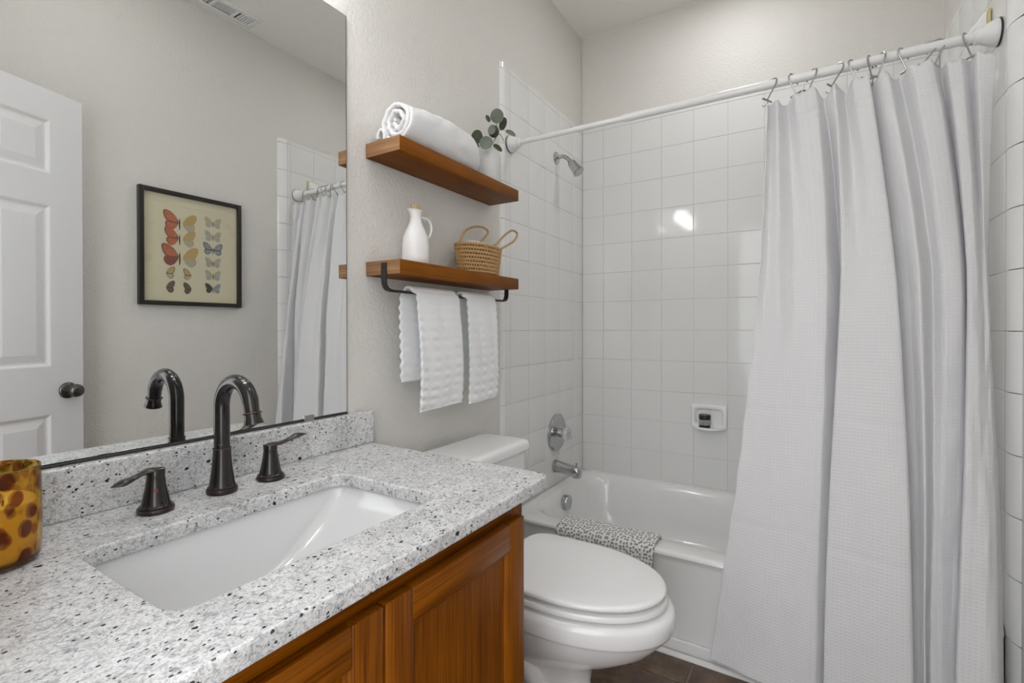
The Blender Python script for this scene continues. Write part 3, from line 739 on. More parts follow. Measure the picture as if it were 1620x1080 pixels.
mb.loft([egg(0.23, 0.766, 0.186, 0.326, 2.5), egg(0.228, 0.772, 0.190, 0.328, 2.5), egg(0.226, 0.776, 0.192, 0.336, 2.5), egg(0.226, 0.777, 0.193, 0.366, 2.6), egg(0.228, 0.773, 0.190, 0.377, 2.6), egg(0.235, 0.762, 0.180, 0.383, 2.6), egg(0.30, 0.70, 0.12, 0.383, 2.4)], False, True)
# deck behind the seat that carries the tank
mb.loft([[(p[0], p[1], z) for p in rrect(0.03, 0.30, TY - hw, TY + hw, 0.03, 0)] for z, hw in ((0.20, 0.09), (0.26, 0.11), (0.33, 0.125), (0.375, 0.13), (0.385, 0.128))])
# moulded trapway relief on the side
mb.tube(spline([(0.20, TY - 0.075, 0.10), (0.27, TY - 0.10, 0.185), (0.36, TY - 0.095, 0.20), (0.42, TY - 0.085, 0.13), (0.44, TY - 0.08, 0.04)], 24), [0.03] * 25, 12)
mb.tube(spline([(0.20, TY + 0.075, 0.10), (0.27, TY + 0.10, 0.185), (0.36, TY + 0.095, 0.20), (0.42, TY + 0.085, 0.13), (0.44, TY + 0.08, 0.04)], 24), [0.03] * 25, 12)
obj('bowl', mb, 'porcelain', r_, auto=50)
mb = MB(); mb.loft([egg(0.264, 0.748, 0.175, 0.3915, 3), egg(0.258, 0.757, 0.183, 0.3935, 3), egg(0.257, 0.758, 0.184, 0.400, 3), egg(0.260, 0.755, 0.181, 0.4065, 3), egg(0.268, 0.745, 0.171, 0.4085, 3)]); obj('seat', mb, 'plastic', r_, auto=50)
mb = MB(); mb.loft([egg(0.286, 0.738, 0.164, 0.4155, 6.0), egg(0.278, 0.751, 0.177, 0.4170, 6.0), egg(0.276, 0.754, 0.180, 0.4205, 6.0), egg(0.276, 0.754, 0.180, 0.4260, 6.0), egg(0.279, 0.750, 0.177, 0.4300, 6.0), egg(0.287, 0.741, 0.169, 0.4320, 6.0), egg(0.34, 0.68, 0.12, 0.4330, 3.0), egg(0.42, 0.58, 0.05, 0.4333, 2.2)], True, True); obj('lid', mb, 'plastic', r_, auto=50)
for s in (-1, 1):
    mb = MB(); mb.lathe([(0.014, 0), (0.014, 0.022), (0.011, 0.027), (0, 0.028)], (0.262, TY + s * 0.07, 0.386), 'Z', 18); obj('hinge_cap', mb, 'plastic', r_)
    mb = MB(); mb.lathe([(0.016, 0.0), (0.016, 0.010), (0.011, 0.018), (0.0, 0.020)], (0.42, TY + s * 0.128, 0.0), 'Z', 18); obj('bolt_cap', mb, 'porcelain', r_)
def trr(x0, x1, hw, r, z): return rrect(x0, x1, TY - hw, TY + hw, r, z, 8)
mb = MB(); mb.loft([trr(0.03, 0.195, 0.20, 0.03, 0.386), trr(0.025, 0.205, 0.212, 0.035, 0.41), trr(0.022, 0.214, 0.230, 0.035, 0.60), trr(0.020, 0.216, 0.234, 0.035, 0.688)]); obj('tank', mb, 'porcelain', r_, auto=50)
mb = MB(); mb.loft([trr(0.016, 0.222, 0.240, 0.035, 0.687), trr(0.012, 0.228, 0.246, 0.038, 0.692), trr(0.012, 0.228, 0.246, 0.038, 0.708), trr(0.015, 0.225, 0.243, 0.038, 0.716), trr(0.020, 0.219, 0.237, 0.036, 0.721), trr(0.035, 0.20, 0.22, 0.03, 0.723)]); obj('tank_lid', mb, 'porcelain', r_, auto=50)
mb = MB(); mb.lathe([(0.014, 0), (0.014, 0.006), (0.009, 0.012), (0, 0.013)], (0.217, TY - 0.17, 0.65), 'X', 18); mb.tube([(0.226, TY - 0.17, 0.65), (0.232, TY - 0.12, 0.645), (0.232, TY - 0.09, 0.643)], [0.006, 0.006, 0.008], 10); obj('flush_lever', mb, 'chrome', r_)

# ------------------------------------------------------------------ vanity
VX = 0.550; VR = -1.597; VL = YF + 0.006; ZC = 0.793; ZS = 0.766
r_ = empty('vanity_cabinet', (0.28, -2.0, 0.0), 0, 'orange brown oak vanity cabinet under the granite top', 'cabinet')
mb = MB(); mb.box(-0.006, 0.53, VR, VR + -0.018 + 0.0, 0.10, ZS - 0.001) if False else mb.box(-0.006, 0.532, VR - 0.018, VR, 0.0, ZS - 0.001); obj('side_panel', mb, 'oak_v', r_, smooth=False)
mb = MB(); mb.box(-0.006, 0.532, VL, VL + 0.018, 0.0, ZS - 0.001); obj('side_panel', mb, 'oak_v', r_, smooth=False)
mb = MB(); mb.mi = 0
mb.box(0.532, VX, VR - 0.040, VR, 0.10, ZS - 0.001); mb.box(0.532, VX, VL, VL + 0.045, 0.10, ZS - 0.001); mb.box(0.532, VX, -2.034, -1.984, 0.10, ZS - 0.04)
mb.mi = 1; mb.box(0.532, VX, VL + 0.045, VR - 0.040, ZS - 0.042, ZS - 0.001); mb.box(0.532, VX, VL + 0.045, VR - 0.040, 0.10, 0.14)
obj('face_frame', mb, ['oak_v', 'oak_h'], r_, smooth=False, bevel=0.0012)
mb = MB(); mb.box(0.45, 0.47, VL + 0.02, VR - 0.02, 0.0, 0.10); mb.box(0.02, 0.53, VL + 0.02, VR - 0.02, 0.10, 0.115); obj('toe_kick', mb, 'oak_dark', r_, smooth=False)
def cdoor(y0, y1, z0, z1, knob_y):
    mb = MB(); x0, x1 = VX + 0.0005, VX + 0.0195; w = 0.054
    mb.mi = 0; mb.box(x0, x1, y0, y0 + w, z0, z1); mb.box(x0, x1, y1 - w, y1, z0, z1)
    mb.mi = 1; mb.box(x0, x1, y0 + w, y1 - w, z1 - w, z1); mb.box(x0, x1, y0 + w, y1 - w, z0, z0 + w)
    f = obj('door', mb, ['oak_v', 'oak_h'], r_, smooth=False, bevel=0.0025)
    mb = MB(); mb.mi = 0; mb.box(x0, x0 + 0.008, y0 + w - 0.005, y1 - w + 0.005, z0 + w - 0.005, z1 - w + 0.005)
    p = obj('door_panel', mb, 'oak_v', f, smooth=False)
    mb = MB(); a0, a1, b0, b1 = y0 + w, y1 - w, z0 + w, z1 - w
    def ring(i, x): return [(x, a0 + i, b0 + i), (x, a1 - i, b0 + i), (x, a1 - i, b1 - i), (x, a0 + i, b1 - i)]
    mb.loft([ring(0, x0 + 0.0175), ring(0.002, x0 + 0.0170), ring(0.006, x0 + 0.0125), ring(0.008, x0 + 0.008)], False, False)
    obj('bead', mb, 'oak_v', f, smooth=False)
    return f
cdoor(-2.004, VR - 0.024, 0.125, 0.727, 0)
cdoor(VL + 0.03, -2.0085, 0.125, 0.727, 0)

ct = empty('countertop', (0.28, -1.99, ZS), 0, 'speckled white granite countertop with an undermount sink cutout', 'countertop')
def curve_slab(name, outer, hole, z0, z1, bev, mat, parent):
    cu = bpy.data.curves.new(name, 'CURVE'); cu.dimensions = '2D'; cu.fill_mode = 'BOTH'
    cu.extrude = (z1 - z0) / 2 - bev; cu.bevel_depth = bev; cu.bevel_resolution = 3; cu.offset = -bev
    base = WORLD[parent.name]
    for pts in ([outer] + ([hole] if hole else [])):
        sp = cu.splines.new('POLY'); sp.points.add(len(pts) - 1); sp.use_cyclic_u = True
        for q, p in zip(sp.points, pts): q.co = (p[0] - base.x, p[1] - base.y, 0, 1)
    to = bpy.data.objects.new(name, cu); COL.objects.link(to); bpy.context.view_layer.update()
    dg = bpy.context.evaluated_depsgraph_get(); me = bpy.data.meshes.new_from_object(to.evaluated_get(dg)); bpy.data.objects.remove(to)
    me.materials.clear(); me.materials.append(M[mat]); me.name = name
    for p in me.polygons: p.use_smooth = True; p.material_index = 0
    me.set_sharp_from_angle(angle=math.radians(35))
    o = bpy.data.objects.new(name, me); COL.objects.link(o); o.parent = parent; o.location = (0, 0, (z0 + z1) / 2 - base.z)
    WORLD[o.name] = base + Vector(o.location); return o
XF = 0.586
outer = [(-0.006, VL), (XF, VL)]
outer += [(XF - 0.028 + 0.028 * math.cos(a), -1.533 - 0.028 + 0.028 * math.sin(a)) for a in [PI / 2 * k / 8 for k in range(9)]] + [(-0.006, -1.527)]
sink_cut = [(p[0], p[1]) for p in rrect(0.184, 0.468, -2.226, -1.768, 0.032, 0, 8)][::-1]
slab = curve_slab('slab', outer, sink_cut, ZS, ZC, 0.004, 'granite', ct)
mb = MB(); mb.box(-0.006, 0.020, VL, -1.520, ZC - 0.0005, 0.882); obj('backsplash', mb, 'granite', ct, bevel=0.004)
sk = empty('undermount_sink', (0.325, -2.0, 0.61), 0, 'white rectangular undermount sink set below the granite', 'sink')
mb = MB()
def sr(x0, x1, y0, y1, r, z): return rrect(x0, x1, y0, y1, r, z, 8)
inner = [sr(0.174, 0.478, -2.236, -1.758, 0.040, ZS - 0.0015), sr(0.178, 0.474, -2.232, -1.768, 0.040, 0.747), sr(0.182, 0.470, -2.228, -1.790, 0.040, 0.725), sr(0.186, 0.466, -2.222, -1.822, 0.042, 0.70),
         sr(0.191, 0.461, -2.214, -1.866, 0.045, 0.67), sr(0.198, 0.453, -2.202, -1.915, 0.048, 0.645), sr(0.212, 0.440, -2.180, -1.960, 0.045, 0.630), sr(0.27, 0.38, -2.09, -1.995, 0.04, 0.624)]
outerl = [sr(0.26, 0.39, -2.10, -1.97, 0.04, 0.612), sr(0.19, 0.46, -2.205, -1.85, 0.055, 0.625), sr(0.170, 0.482, -2.236, -1.76, 0.05, 0.70), sr(0.155, 0.500, -2.255, -1.74, 0.045, ZS - 0.012), sr(0.155, 0.500, -2.255, -1.74, 0.045, ZS - 0.0012)]
mb.loft(outerl + inner, True, True); obj('bowl', mb, 'sinkwhite', sk, auto=50)
mb = MB(); mb.lathe([(0.022, 0), (0.022, 0.003), (0.016, 0.005), (0, 0.006)], (0.325, -2.035, 0.6245), 'Z', 24); obj('drain', mb, 'bronze', sk)

# faucet
fc = empty('faucet', (0.092, -1.975, ZC), 0, 'dark bronze widespread faucet with a high arched spout', 'faucet')
fy0 = -1.975; fx0 = 0.090
mb = MB(); mb.lathe([(0.0265, 0.0), (0.0280, 0.003), (0.0275, 0.007), (0.0250, 0.009), (0.0255, 0.012), (0.0230, 0.015), (0.0220, 0.020), (0.0185, 0.046), (0.0160, 0.074), (0.0155, 0.086)], (fx0, fy0, ZC), 'Z', 36); sb = obj('spout_base', mb, 'bronze', fc)
for z, r0 in ((0.0085, 0.0264), (0.0865, 0.0160)):
    mb = MB(); mb.tube([(fx0 + r0 * math.cos(a), fy0 + r0 * math.sin(a), ZC + z) for a in [2 * PI * k / 36 for k in range(37)]], 0.0009, 6)
    obj('copper_ring', mb, 'copper', sb)
mb = MB(); Rr = 0.051
arc = [(fx0, fy0, ZC + 0.085), (fx0, fy0, ZC + 0.13), (fx0, fy0, ZC + 0.165)] + [(fx0 + Rr - Rr * math.cos(a), fy0, ZC + 0.168 + Rr * math.sin(a)) for a in [PI * 0.925 * k / 24 for k in range(1, 25)]]
dT = Vector((math.sin(PI * 0.925), 0, math.cos(PI * 0.925))); arc += [tuple(Vector(arc[-1]) + dT * 0.015)]
mb.tube(arc, [0.0140] * (len(arc) - 2) + [0.0132, 0.0130], 28); sp = obj('spout', mb, 'bronze', fc, auto=60)
tipc = Vector(arc[-1]); side = Vector((0, 1, 0)); fwd = side.cross(dT)
def ring_at(r, h, n=32): return [tipc + dT * h + fwd * (r * math.cos(2 * PI * k / n)) + side * (r * math.sin(2 * PI * k / n)) for k in range(n)]
mb = MB(); mb.loft([ring_at(max(r, 3e-4), h) for r, h in [(0.0134, -0.001), (0.0155, 0.0), (0.0155, 0.003), (0.0138, 0.004), (0.0142, 0.011), (0.0172, 0.020), (0.0172, 0.0225), (0.0130, 0.0225), (0.012, 0.018), (0.0, 0.018)]]); ae = obj('aerator', mb, 'bronze', sp)
rg_ = ring_at(0.0158, 0.0015, 36); mb = MB(); mb.tube(rg_ + [rg_[0]], 0.0008, 6); obj('copper_ring', mb, 'copper', sp)
# maker's mark, too small to read: a short pale engraving
mb = MB()
for k, w in enumerate((0.0016, 0.0014, 0.0014, 0.0016)):
    a0 = -0.95 + k * 0.16
    mb.add([(fx0 + 0.01415 * math.cos(a), fy0 + 0.01415 * math.sin(a), ZC + z) for a, z in ((a0, 0.094), (a0 + 0.1, 0.094), (a0 + 0.1, 0.0965), (a0, 0.0965))], [(0, 1, 2, 3)])
obj('engraved_mark', mb, 'mark', sp)
def handle(y0, sgn, x0, lift, ln, hot=False):
    hb = MB(); hb.lathe([(0.027, 0.0), (0.0285, 0.003), (0.028, 0.006), (0.025, 0.008), (0.0255, 0.011), (0.022, 0.014), (0.0205, 0.020), (0.0155, 0.045), (0.0135, 0.062), (0.0140, 0.072), (0.0135, 0.0735), (0.0, 0.074)], (x0, y0, ZC), 'Z', 32)
    h = obj('handle', hb, 'bronze', fc)
    mb = MB(); pts = [(x0, y0 - sgn * 0.012, ZC + 0.073), (x0, y0 + sgn * 0.006, ZC + 0.0735), (x0, y0 + sgn * 0.020 * ln, ZC + 0.0725), (x0, y0 + sgn * 0.040 * ln, ZC + 0.069 + lift * 0.4), (x0 + 0.003, y0 + sgn * 0.062 * ln, ZC + 0.068 + lift * 0.9), (x0 + 0.006, y0 + sgn * 0.082 * ln, ZC + 0.066 + lift)]
    wid = [0.008, 0.0135, 0.0105, 0.0085, 0.0115, 0.0022]; th = [0.002, 0.0040, 0.0042, 0.0036, 0.0052, 0.001]
    pp = spline(pts, 28); ww = [cat1(wid, i / 28) for i in range(29)]; tt = [cat1(th, i / 28) for i in range(29)]
    loops = []
    for i, p in enumerate(pp):
        d = (pp[min(i + 1, 28)] - pp[max(i - 1, 0)]).normalized(); side = Vector((0, 0, 1)).cross(d).normalized(); up = d.cross(side)
        loops.append([p + side * (ww[i] * math.cos(2 * PI * k / 16)) + up * (tt[i] * math.sin(2 * PI * k / 16)) for k in range(16)])
    mb.loft(loops); obj('lever', mb, 'bronze', h, auto=60)
    for q in (0, 8):
        em = MB(); em.tube([lp[q] for lp in loops], 0.0006, 5); obj('copper_edge', em, 'copper', h)
    em = MB(); em.tube([(x0 + 0.0265 * math.cos(a), y0 + 0.0265 * math.sin(a), ZC + 0.0075) for a in [2 * PI * k / 32 for k in range(33)]], 0.0008, 6)
    obj('copper_ring', em, 'copper', h)
    if hot:
        rm = MB(); c = Vector((x0, y0, ZC + 0.040)); dirn = Vector((0.93, -0.36, 0.0)).normalized(); tn = Vector((-dirn.y, dirn.x, 0))
        ctr = c + dirn * 0.0166
        rm.tube([ctr + tn * (0.0022 * math.cos(a)) + Vector((0, 0, 0.0022 * math.sin(a))) for a in [2 * PI * k / 16 for k in range(17)]], 0.0007, 6)
        o = obj('red_ring', rm, 'red', h); o['label'] = 'red ring marking the hot side'
    return h
handle(-2.090, -1, 0.094, -0.006, 0.80, True); handle(-1.876, 1, 0.092, 0.016, 1.0)

# candle
cxy = (0.132, -2.300)
r_ = empty('candle', (*cxy, ZC), 0, 'candle in an amber tortoiseshell glass at the left end of the counter', 'candle')
prof = [(0.0, 0.0), (0.040, 0.0), (0.047, 0.003), (0.0505, 0.010), (0.0515, 0.06), (0.0505, 0.126), (0.0498, 0.1305), (0.0478, 0.1305), (0.0468, 0.127), (0.0475, 0.06), (0.0468, 0.014), (0.044, 0.0095), (0.0, 0.009)]
mb = MB(); mb.lathe(prof, (*cxy, ZC + 0.0005), 'Z', 56, False, False); obj('glass', mb, 'amber', r_)
mb = MB(); mb.lathe([(0.0, 0.0098), (0.0435, 0.0103), (0.0462, 0.015), (0.0468, 0.06), (0.0464, 0.083), (0.044, 0.0815), (0.0, 0.080)], (*cxy, ZC + 0.0005), 'Z', 48, False, False); obj('wax', mb, 'wax', r_)
for k in range(3):
    a = 2 * PI * k / 3 + 0.4; p = (cxy[0] + 0.02 * math.cos(a), cxy[1] + 0.02 * math.sin(a), ZC + 0.079); mb = MB(); mb.tube([p, (p[0], p[1] + 0.001, p[2] + 0.009)], 0.001, 8); obj('wick', mb, 'black', r_)

# ------------------------------------------------------------------ mirror
MYR = -1.597; MZ0, MZ1 = 0.8875, 1.960
r_ = empty('wall_mirror', (0.0, -2.02, MZ0), 0, 'large frameless mirror above the backsplash', 'mirror')
mb = MB(); mb.mi = 1; mb.box(-0.0075, -0.0005, VL, MYR, MZ0, MZ1)
mb.mi = 0; mb.add([(0.0, VL + 0.0015, MZ0 + 0.0015), (0.0, MYR - 0.0022, MZ0 + 0.0015), (0.0, MYR - 0.0022, MZ1 - 0.0015), (0.0, VL + 0.0015, MZ1 - 0.0015)], [(0, 1, 2, 3)])
obj('glass', mb, ['mirror', 'mirror_edge'], r_, smooth=False, recalc=False)
mb = MB(); mb.box(-0.006, 0.003, VL, MYR, MZ0 - 0.0045, MZ0 - 0.0005); mb2 = obj('bottom_channel', mb, 'mirror_edge', r_, smooth=False, bevel=0.001)
for y in (-1.718, -2.25):
    mb = MB(); mb.box(-0.003, 0.005, y - 0.014, y + 0.014, MZ0 - 0.007, MZ0 + 0.009); obj('clip', mb, 'steel', r_, smooth=False, bevel=0.0015)

# vanity light over the mirror (just above the picture)
r_ = empty('vanity_light', (0.0, -1.98, 2.10), 0, 'three shade vanity light on the wall above the mirror', 'light')
mb = MB(); mb.box(-0.007, 0.018, -2.28, -1.68, 2.155, 2.225); obj('back_plate', mb, 'chrome', r_, smooth=False, bevel=0.006)
for y in (-1.78, -1.98, -2.18):
    mb = MB(); mb.tube(spline([(0.016, y, 2.19), (0.06, y, 2.205), (0.105, y, 2.195), (0.12, y, 2.165)], 16), 0.007, 10); a_ = obj('arm', mb, 'chrome', r_)
    mb = MB(); mb.lathe([(0.018, 0.115), (0.024, 0.107), (0.031, 0.08), (0.037, 0.045), (0.043, 0.015), (0.047, 0.0), (0.044, 0.0), (0.034, 0.042), (0.027, 0.078), (0.0, 0.095)], (0.12, y, 2.035), 'Z', 32, False, False); obj('shade', mb, 'shade', a_)
# added fill light near the doorway, shaped as a flush ceiling fixture
r_ = empty('ceiling_fill_light', (0.94, -1.75, CZ), 0, 'added fill light over the middle of the room, shaped as a round flush fixture', 'light')
mb = MB(); mb.lathe([(0.16, -0.001), (0.165, -0.01), (0.160, -0.022), (0.0, -0.022)], (0.94, -1.75, CZ), 'Z', 40); obj('base', mb, 'rodwhite', r_)
mb = MB(); mb.lathe([(0.150, -0.022), (0.146, -0.045), (0.12, -0.072), (0.07, -0.088), (0.0, -0.092)], (0.94, -1.75, CZ), 'Z', 40, False, True); obj('fill_dome', mb, 'fill_dome', r_)
# added light that brightens the tub alcove, shaped as a recessed fixture
r_ = empty('tub_fill_light', (0.78, -0.42, CZ), 0, 'added fill light in the ceiling over the tub, shaped as a small recessed fixture', 'light')
mb = MB(); mb.lathe([(0.115, -0.0005), (0.118, -0.004), (0.112, -0.008), (0.092, -0.009), (0.090, -0.0005)], (0.78, -0.42, CZ), 'Z', 40, False, False); obj('trim_ring', mb, 'rodwhite', r_)
mb = MB(); mb.lathe([(0.090, -0.003), (0.0, -0.004)], (0.78, -0.42, CZ), 'Z', 40, False, True); obj('lens', mb, 'lens', r_)
# ceiling vent
vy0, vy1, vx0, vx1 = -1.345, -1.012, 1.352, 1.468
r_ = empty('ceiling_vent', (1.41, -1.18, CZ), 0, 'white ceiling vent register reflected at the top of the mirror', 'vent')
mb = MB(); mb.box(vx0 + 0.02, vx1 - 0.02, vy0 + 0.02, vy1 - 0.02, CZ - 0.0035, CZ - 0.001); obj('backing', mb, 'vent_shade', r_, smooth=False)  # dark sheet: shade behind the louvers put into its colour
mb = MB()
for a in ((vx0, vx0 + 0.024, vy0, vy1), (vx1 - 0.024, vx1, vy0, vy1), (vx0 + 0.024, vx1 - 0.024, vy0, vy0 + 0.024), (vx0 + 0.024, vx1 - 0.024, vy1 - 0.024, vy1)):
    mb.box(a[0], a[1], a[2], a[3], CZ - 0.010, CZ - 0.0005)
for y in (-1.120, -1.225): mb.box(vx0 + 0.024, vx1 - 0.024, y - 0.008, y + 0.008, CZ - 0.009, CZ - 0.0036)
obj('frame', mb, 'rodwhite', r_, smooth=False, bevel=0.002)
mb = MB()
for k in range(6): y = -1.102 + 0.012 * k; mb.box(vx0 + 0.024, vx1 - 0.024, y, y + 0.0075, CZ - 0.0085, CZ - 0.0036)
for k in range(5): x = vx0 + 0.029 + 0.012 * k; mb.box(x, x + 0.004, -1.217, -1.128, CZ - 0.0085, CZ - 0.0036)
for k in range(7): y = -1.320 + 0.0115 * k; mb.box(vx0 + 0.024, vx1 - 0.024, y, y + 0.003, CZ - 0.0085, CZ - 0.0036)
for k in range(3): x = vx0 + 0.04 + 0.016 * k; mb.box(x, x + 0.004, -1.32, -1.235, CZ - 0.0075, CZ - 0.0036)
obj('louvers', mb, 'rodwhite', r_, smooth=False)

# ------------------------------------------------------------------ shelves
def shelf(name, zt, zb, lab):
    y0, y1 = -1.525, -0.897
    r = empty(name, (0.06, (y0 + y1) / 2, zb), 0, lab, 'shelf')
    mb = MB(); mb.mi = 0
    x0, x1 = -0.0075, 0.125
    vs = [(x0, y0, zb), (x1, y0, zb), (x1, y1, zb), (x0, y1, zb), (x0, y0, zt), (x1, y0, zt), (x1, y1, zt), (x0, y1, zt)]
    mb.add(vs, [(0, 3, 2, 1), (4, 5, 6, 7), (1, 2, 6, 5), (3, 0, 4, 7)]); mb.mi = 1
    o2 = len(mb.v) - 8
    for f in ((0, 1, 5, 4), (2, 3, 7, 6)): mb.f.append([i + o2 for i in f]); mb.m.append(1)
    obj('board', mb, ['pine', 'endgrain'], r, smooth=False, bevel=0.0015)
    return r
s1 = shelf('wall_shelf', 1.639, 1.598, 'upper stained wood wall shelf carrying the rolled towel')
s2 = shelf('wall_shelf', 1.303, 1.263, 'lower stained wood wall shelf with a black towel bar')
mb = MB(); bxx = 0.068
pth = [(bxx, -1.5285, 1.296), (bxx, -1.5285, 1.255), (bxx, -1.526, 1.236), (bxx, -1.517, 1.224), (bxx, -1.500, 1.2195)] 
def strap(path, w, th):
    mb = MB(); loops = []
    pv = [Vector(p) for p in path]
    for i, p in enumerate(pv):
        d = (pv[min(i + 1, len(pv) - 1)] - pv[max(i - 1, 0)]).normalized(); sx = Vector((1, 0, 0)); nz = d.cross(sx)
        loops.append([p + sx * w + nz * th, p - sx * w + nz * th, p - sx * w - nz * th, p + sx * w - nz * th])
    mb.loft(loops); return mb
pl = spline(pth, 20); pr_ = [Vector((p.x, -0.897 - 1.525 - p.y, p.z)) for p in pl][::-1]
o = obj('towel_bar', strap(pl + pr_, 0.0085, 0.0032), 'iron', s2, smooth=False, bevel=0.001); o['label'] = 'black flat iron towel bar'
for y in (-1.5325,):
    mb = MB(); mb.lathe([(0.004, 0), (0.004, 0.002), (0.0, 0.003)], (bxx, y + 0.0015, 1.284), '-Y', 12); obj('screw', mb, 'iron', s2)

# ------------------------------------------------------------------ hanging towels
def hang_towel(name, y0, y1, zf, zb, xb_off, lab, yb0, yb1, ph):
    mb = MB(); zb_top = 1.2275; xc = 0.068; th = 0.010
    path = []
    for k in range(70): path.append((xc - 0.016, zb + (zb_top - 0.008 - zb) * k / 69, 0))
    for k in range(1, 13): a = PI - PI * k / 12; path.append((xc + 0.016 * math.cos(a), zb_top - 0.006 + 0.013 * math.sin(a), 1))
    for k in range(1, 91): path.append((xc + 0.016 + 0.006 * math.sin(PI * k / 90), zb_top - 0.006 - (zb_top - 0.006 - zf) * k / 90, 2))
    NW = 44; Pg = []
    for i in range(NW + 1):
        t = i / NW; row = []
        for x, z, seg in path:
            f = 1.0 if seg == 2 else (0.0 if seg == 0 else 0.5)
            drop = max(0, zb_top - z)
            yl = yb0 + (y0 - yb0) * f; yr = yb1 + (y1 - yb1) * f
            yl += 0.02 * (1 - min(1, drop / 0.05)) * (0.35 if seg == 0 else 0.0)
            rib = math.sin(z * 2 * PI / 0.0285 + ph + 0.7 * math.sin(t * 5) + 0.8 * math.sin(z * 21 + ph)) * (0.55 + 0.45 * math.sin(t * 2 * PI / 0.26 + ph * 2 + 1.2 * math.sin(z * 17)))
            ed = min(t, 1 - t); sc = 0.0030 * math.sin(z * 2 * PI / 0.0285 + ph) * math.exp(-ed / 0.05) * (-1 if t < .5 else 1)
            y = yl + (yr - yl) * t + sc + 0.003 * math.sin(z * 14 + ph)
            amp = (0.0017 if seg == 2 else 0.0014) * min(1, drop / 0.06) * (0.45 + 0.5 * max(0, 1 - t * 1.6) + 0.9 * min(1, drop / 0.35) ** 2)
            sg = 1 if seg == 2 else -1
            wv = 0.004 * math.sin(t * 6.5 + z * 5 + ph) * min(1, drop / 0.1)
            row.append((x + sg * (amp * rib + (abs(wv) if sg > 0 else -0.2 * wv)) + (0.006 * min(1, drop / .3) if seg == 2 else -0.003), y, z + 0.006 * (t - 0.5) * (1 if seg == 2 and drop > .34 else 0)))
        Pg.append(row)
    mb.grid(Pg)
    o = obj(name, mb, 'gauze', auto=0, solid=th, subsurf=1); return tag(o, lab, 'towel', 'hand towels over the bar')
hang_towel('hand_towel', -1.412, -1.213, 0.868, 0.955, 0, 'white ribbed hand towel on the left half of the towel bar', -1.446, -1.24, 0.3)
hang_towel('hand_towel', -1.170, -1.000, 0.862, 0.920, 0, 'white hand towel on the right half of the towel bar, next to the tile', -1.204, -1.02, 1.7)

# rolled towel on the upper shelf
mb = MB(); cxr = 0.069; NY = 56
sp_pts = []; turns = 2.75; NS = 150
for k in range(NS + 1):
    a = k / NS * turns * 2 * PI; rr_ = 0.0085 + 0.0525 * (k / NS) ** 0.92
    sp_pts.append((a + 2.0, rr_))
# the loose end drops down the wall side and lies on the shelf
Pg = []
for k, (a, rr_) in enumerate(sp_pts):
    row = []; q = k / NS
    for j in range(NY + 1):
        s = j / NY; y = -1.478 + 0.348 * s
        bulge = 1 + 0.16 * math.sin(PI * min(1, s * 1.05)) ** 1.2
        end = max(0.0, (s - 0.72) / 0.28); shrink = math.sqrt(max(0.0, 1 - (end * 0.93) ** 2.4))
        ca, sa = math.cos(a), math.sin(a)
        rad = rr_ * bulge * (0.22 + 0.78 * shrink)
        n = mnoise.noise(Vector((ca * 2.2 + q * 3, y * 20, sa * 2.2))) * 0.0045 + mnoise.noise(Vector((ca * 7, y * 75, sa * 7))) * 0.0016
        czr = 1.6405 + 0.0625 * bulge * (0.30 + 0.70 * shrink)
        x = cxr + ca * (rad * 1.0 + n); z = czr + sa * (rad * 1.02 + n)
        z = max(z, 1.6466); x = max(x, 0.004)
        yy = y - (0.010 * (rr_ / 0.061) if j == 0 else 0.0) + (0.004 * mnoise.noise(Vector((ca * 2, sa * 2, q * 6))) if j < 2 else 0)
        row.append((x, yy, z))
    Pg.append(row)
mb.grid(Pg)
o = obj('rolled_towel', mb, 'terry', auto=0, solid=0.0125, subsurf=1); tag(o, 'rolled white terry bath towel on the upper shelf', 'towel')

# second, thinner towel edge of the roll lying against the wall
mb = MB(); Pg = []
for i in range(13):
    row = []
    for j in range(31):
        y = -1.494 + 0.20 * j / 30; a = -0.5 + 3.9 * i / 12
        row.append((0.0175 + 0.0135 * math.cos(a), y, 1.6405 + 0.024 + (0.022 + 0.003 * mnoise.noise(Vector((y * 25, i * .5, 2)))) * math.sin(a) if a < PI else 1.6465 + 0.018 * (1 - (a - PI) / 0.8)))
    Pg.append(row)
mb.grid(Pg); obj('loose_end', mb, 'terry', o, auto=0, solid=0.009, subsurf=1)

# vase with eucalyptus
vx, vy = 0.066, -1.012
r_ = empty('vase', (vx, vy, 1.639), 0, 'grey stone vase with eucalyptus leaves at the end of the upper shelf', 'vase')
mb = MB(); mb.lathe([(0.0, 0.0), (0.040, 0.0), (0.0435, 0.003), (0.0445, 0.010), (0.0445, 0.098), (0.0425, 0.110), (0.036, 0.120), (0.029, 0.1245), (0.025, 0.1245), (0.023, 0.120), (0.022, 0.10), (0.0, 0.095)], (vx, vy, 1.6393), 'Z', 44, False, False); obj('vessel', mb, 'vase', r_)
def wpt(px, py, x):
    d = A + R * ((px - 810) / FPX) - U * ((py - 524.3677) / FPX)
    return CAMP + d * ((x - CAMP.x) / d.x)
sp_ = [(vx, vy, 1.70), wpt(775, 237, 0.066), wpt(782, 222, 0.07), wpt(787, 208, 0.075), wpt(785, 196, 0.08), wpt(779, 184, 0.085)]
mb = MB(); mb.tube(spline(sp_, 40), 0.0013, 8)
mb.tube(spline([sp_[2], wpt(790, 212, 0.075), wpt(797, 223, 0.085)], 12), 0.0014, 8)
mb.tube(spline([sp_[1], wpt(765, 232, 0.07), wpt(751, 229, 0.075)], 12), 0.0012, 8)
mb.tube(spline([sp_[3], wpt(793, 205, 0.07), wpt(799, 206, 0.07)], 12), 0.0010, 8)
obj('stem', mb, 'stem', r_)
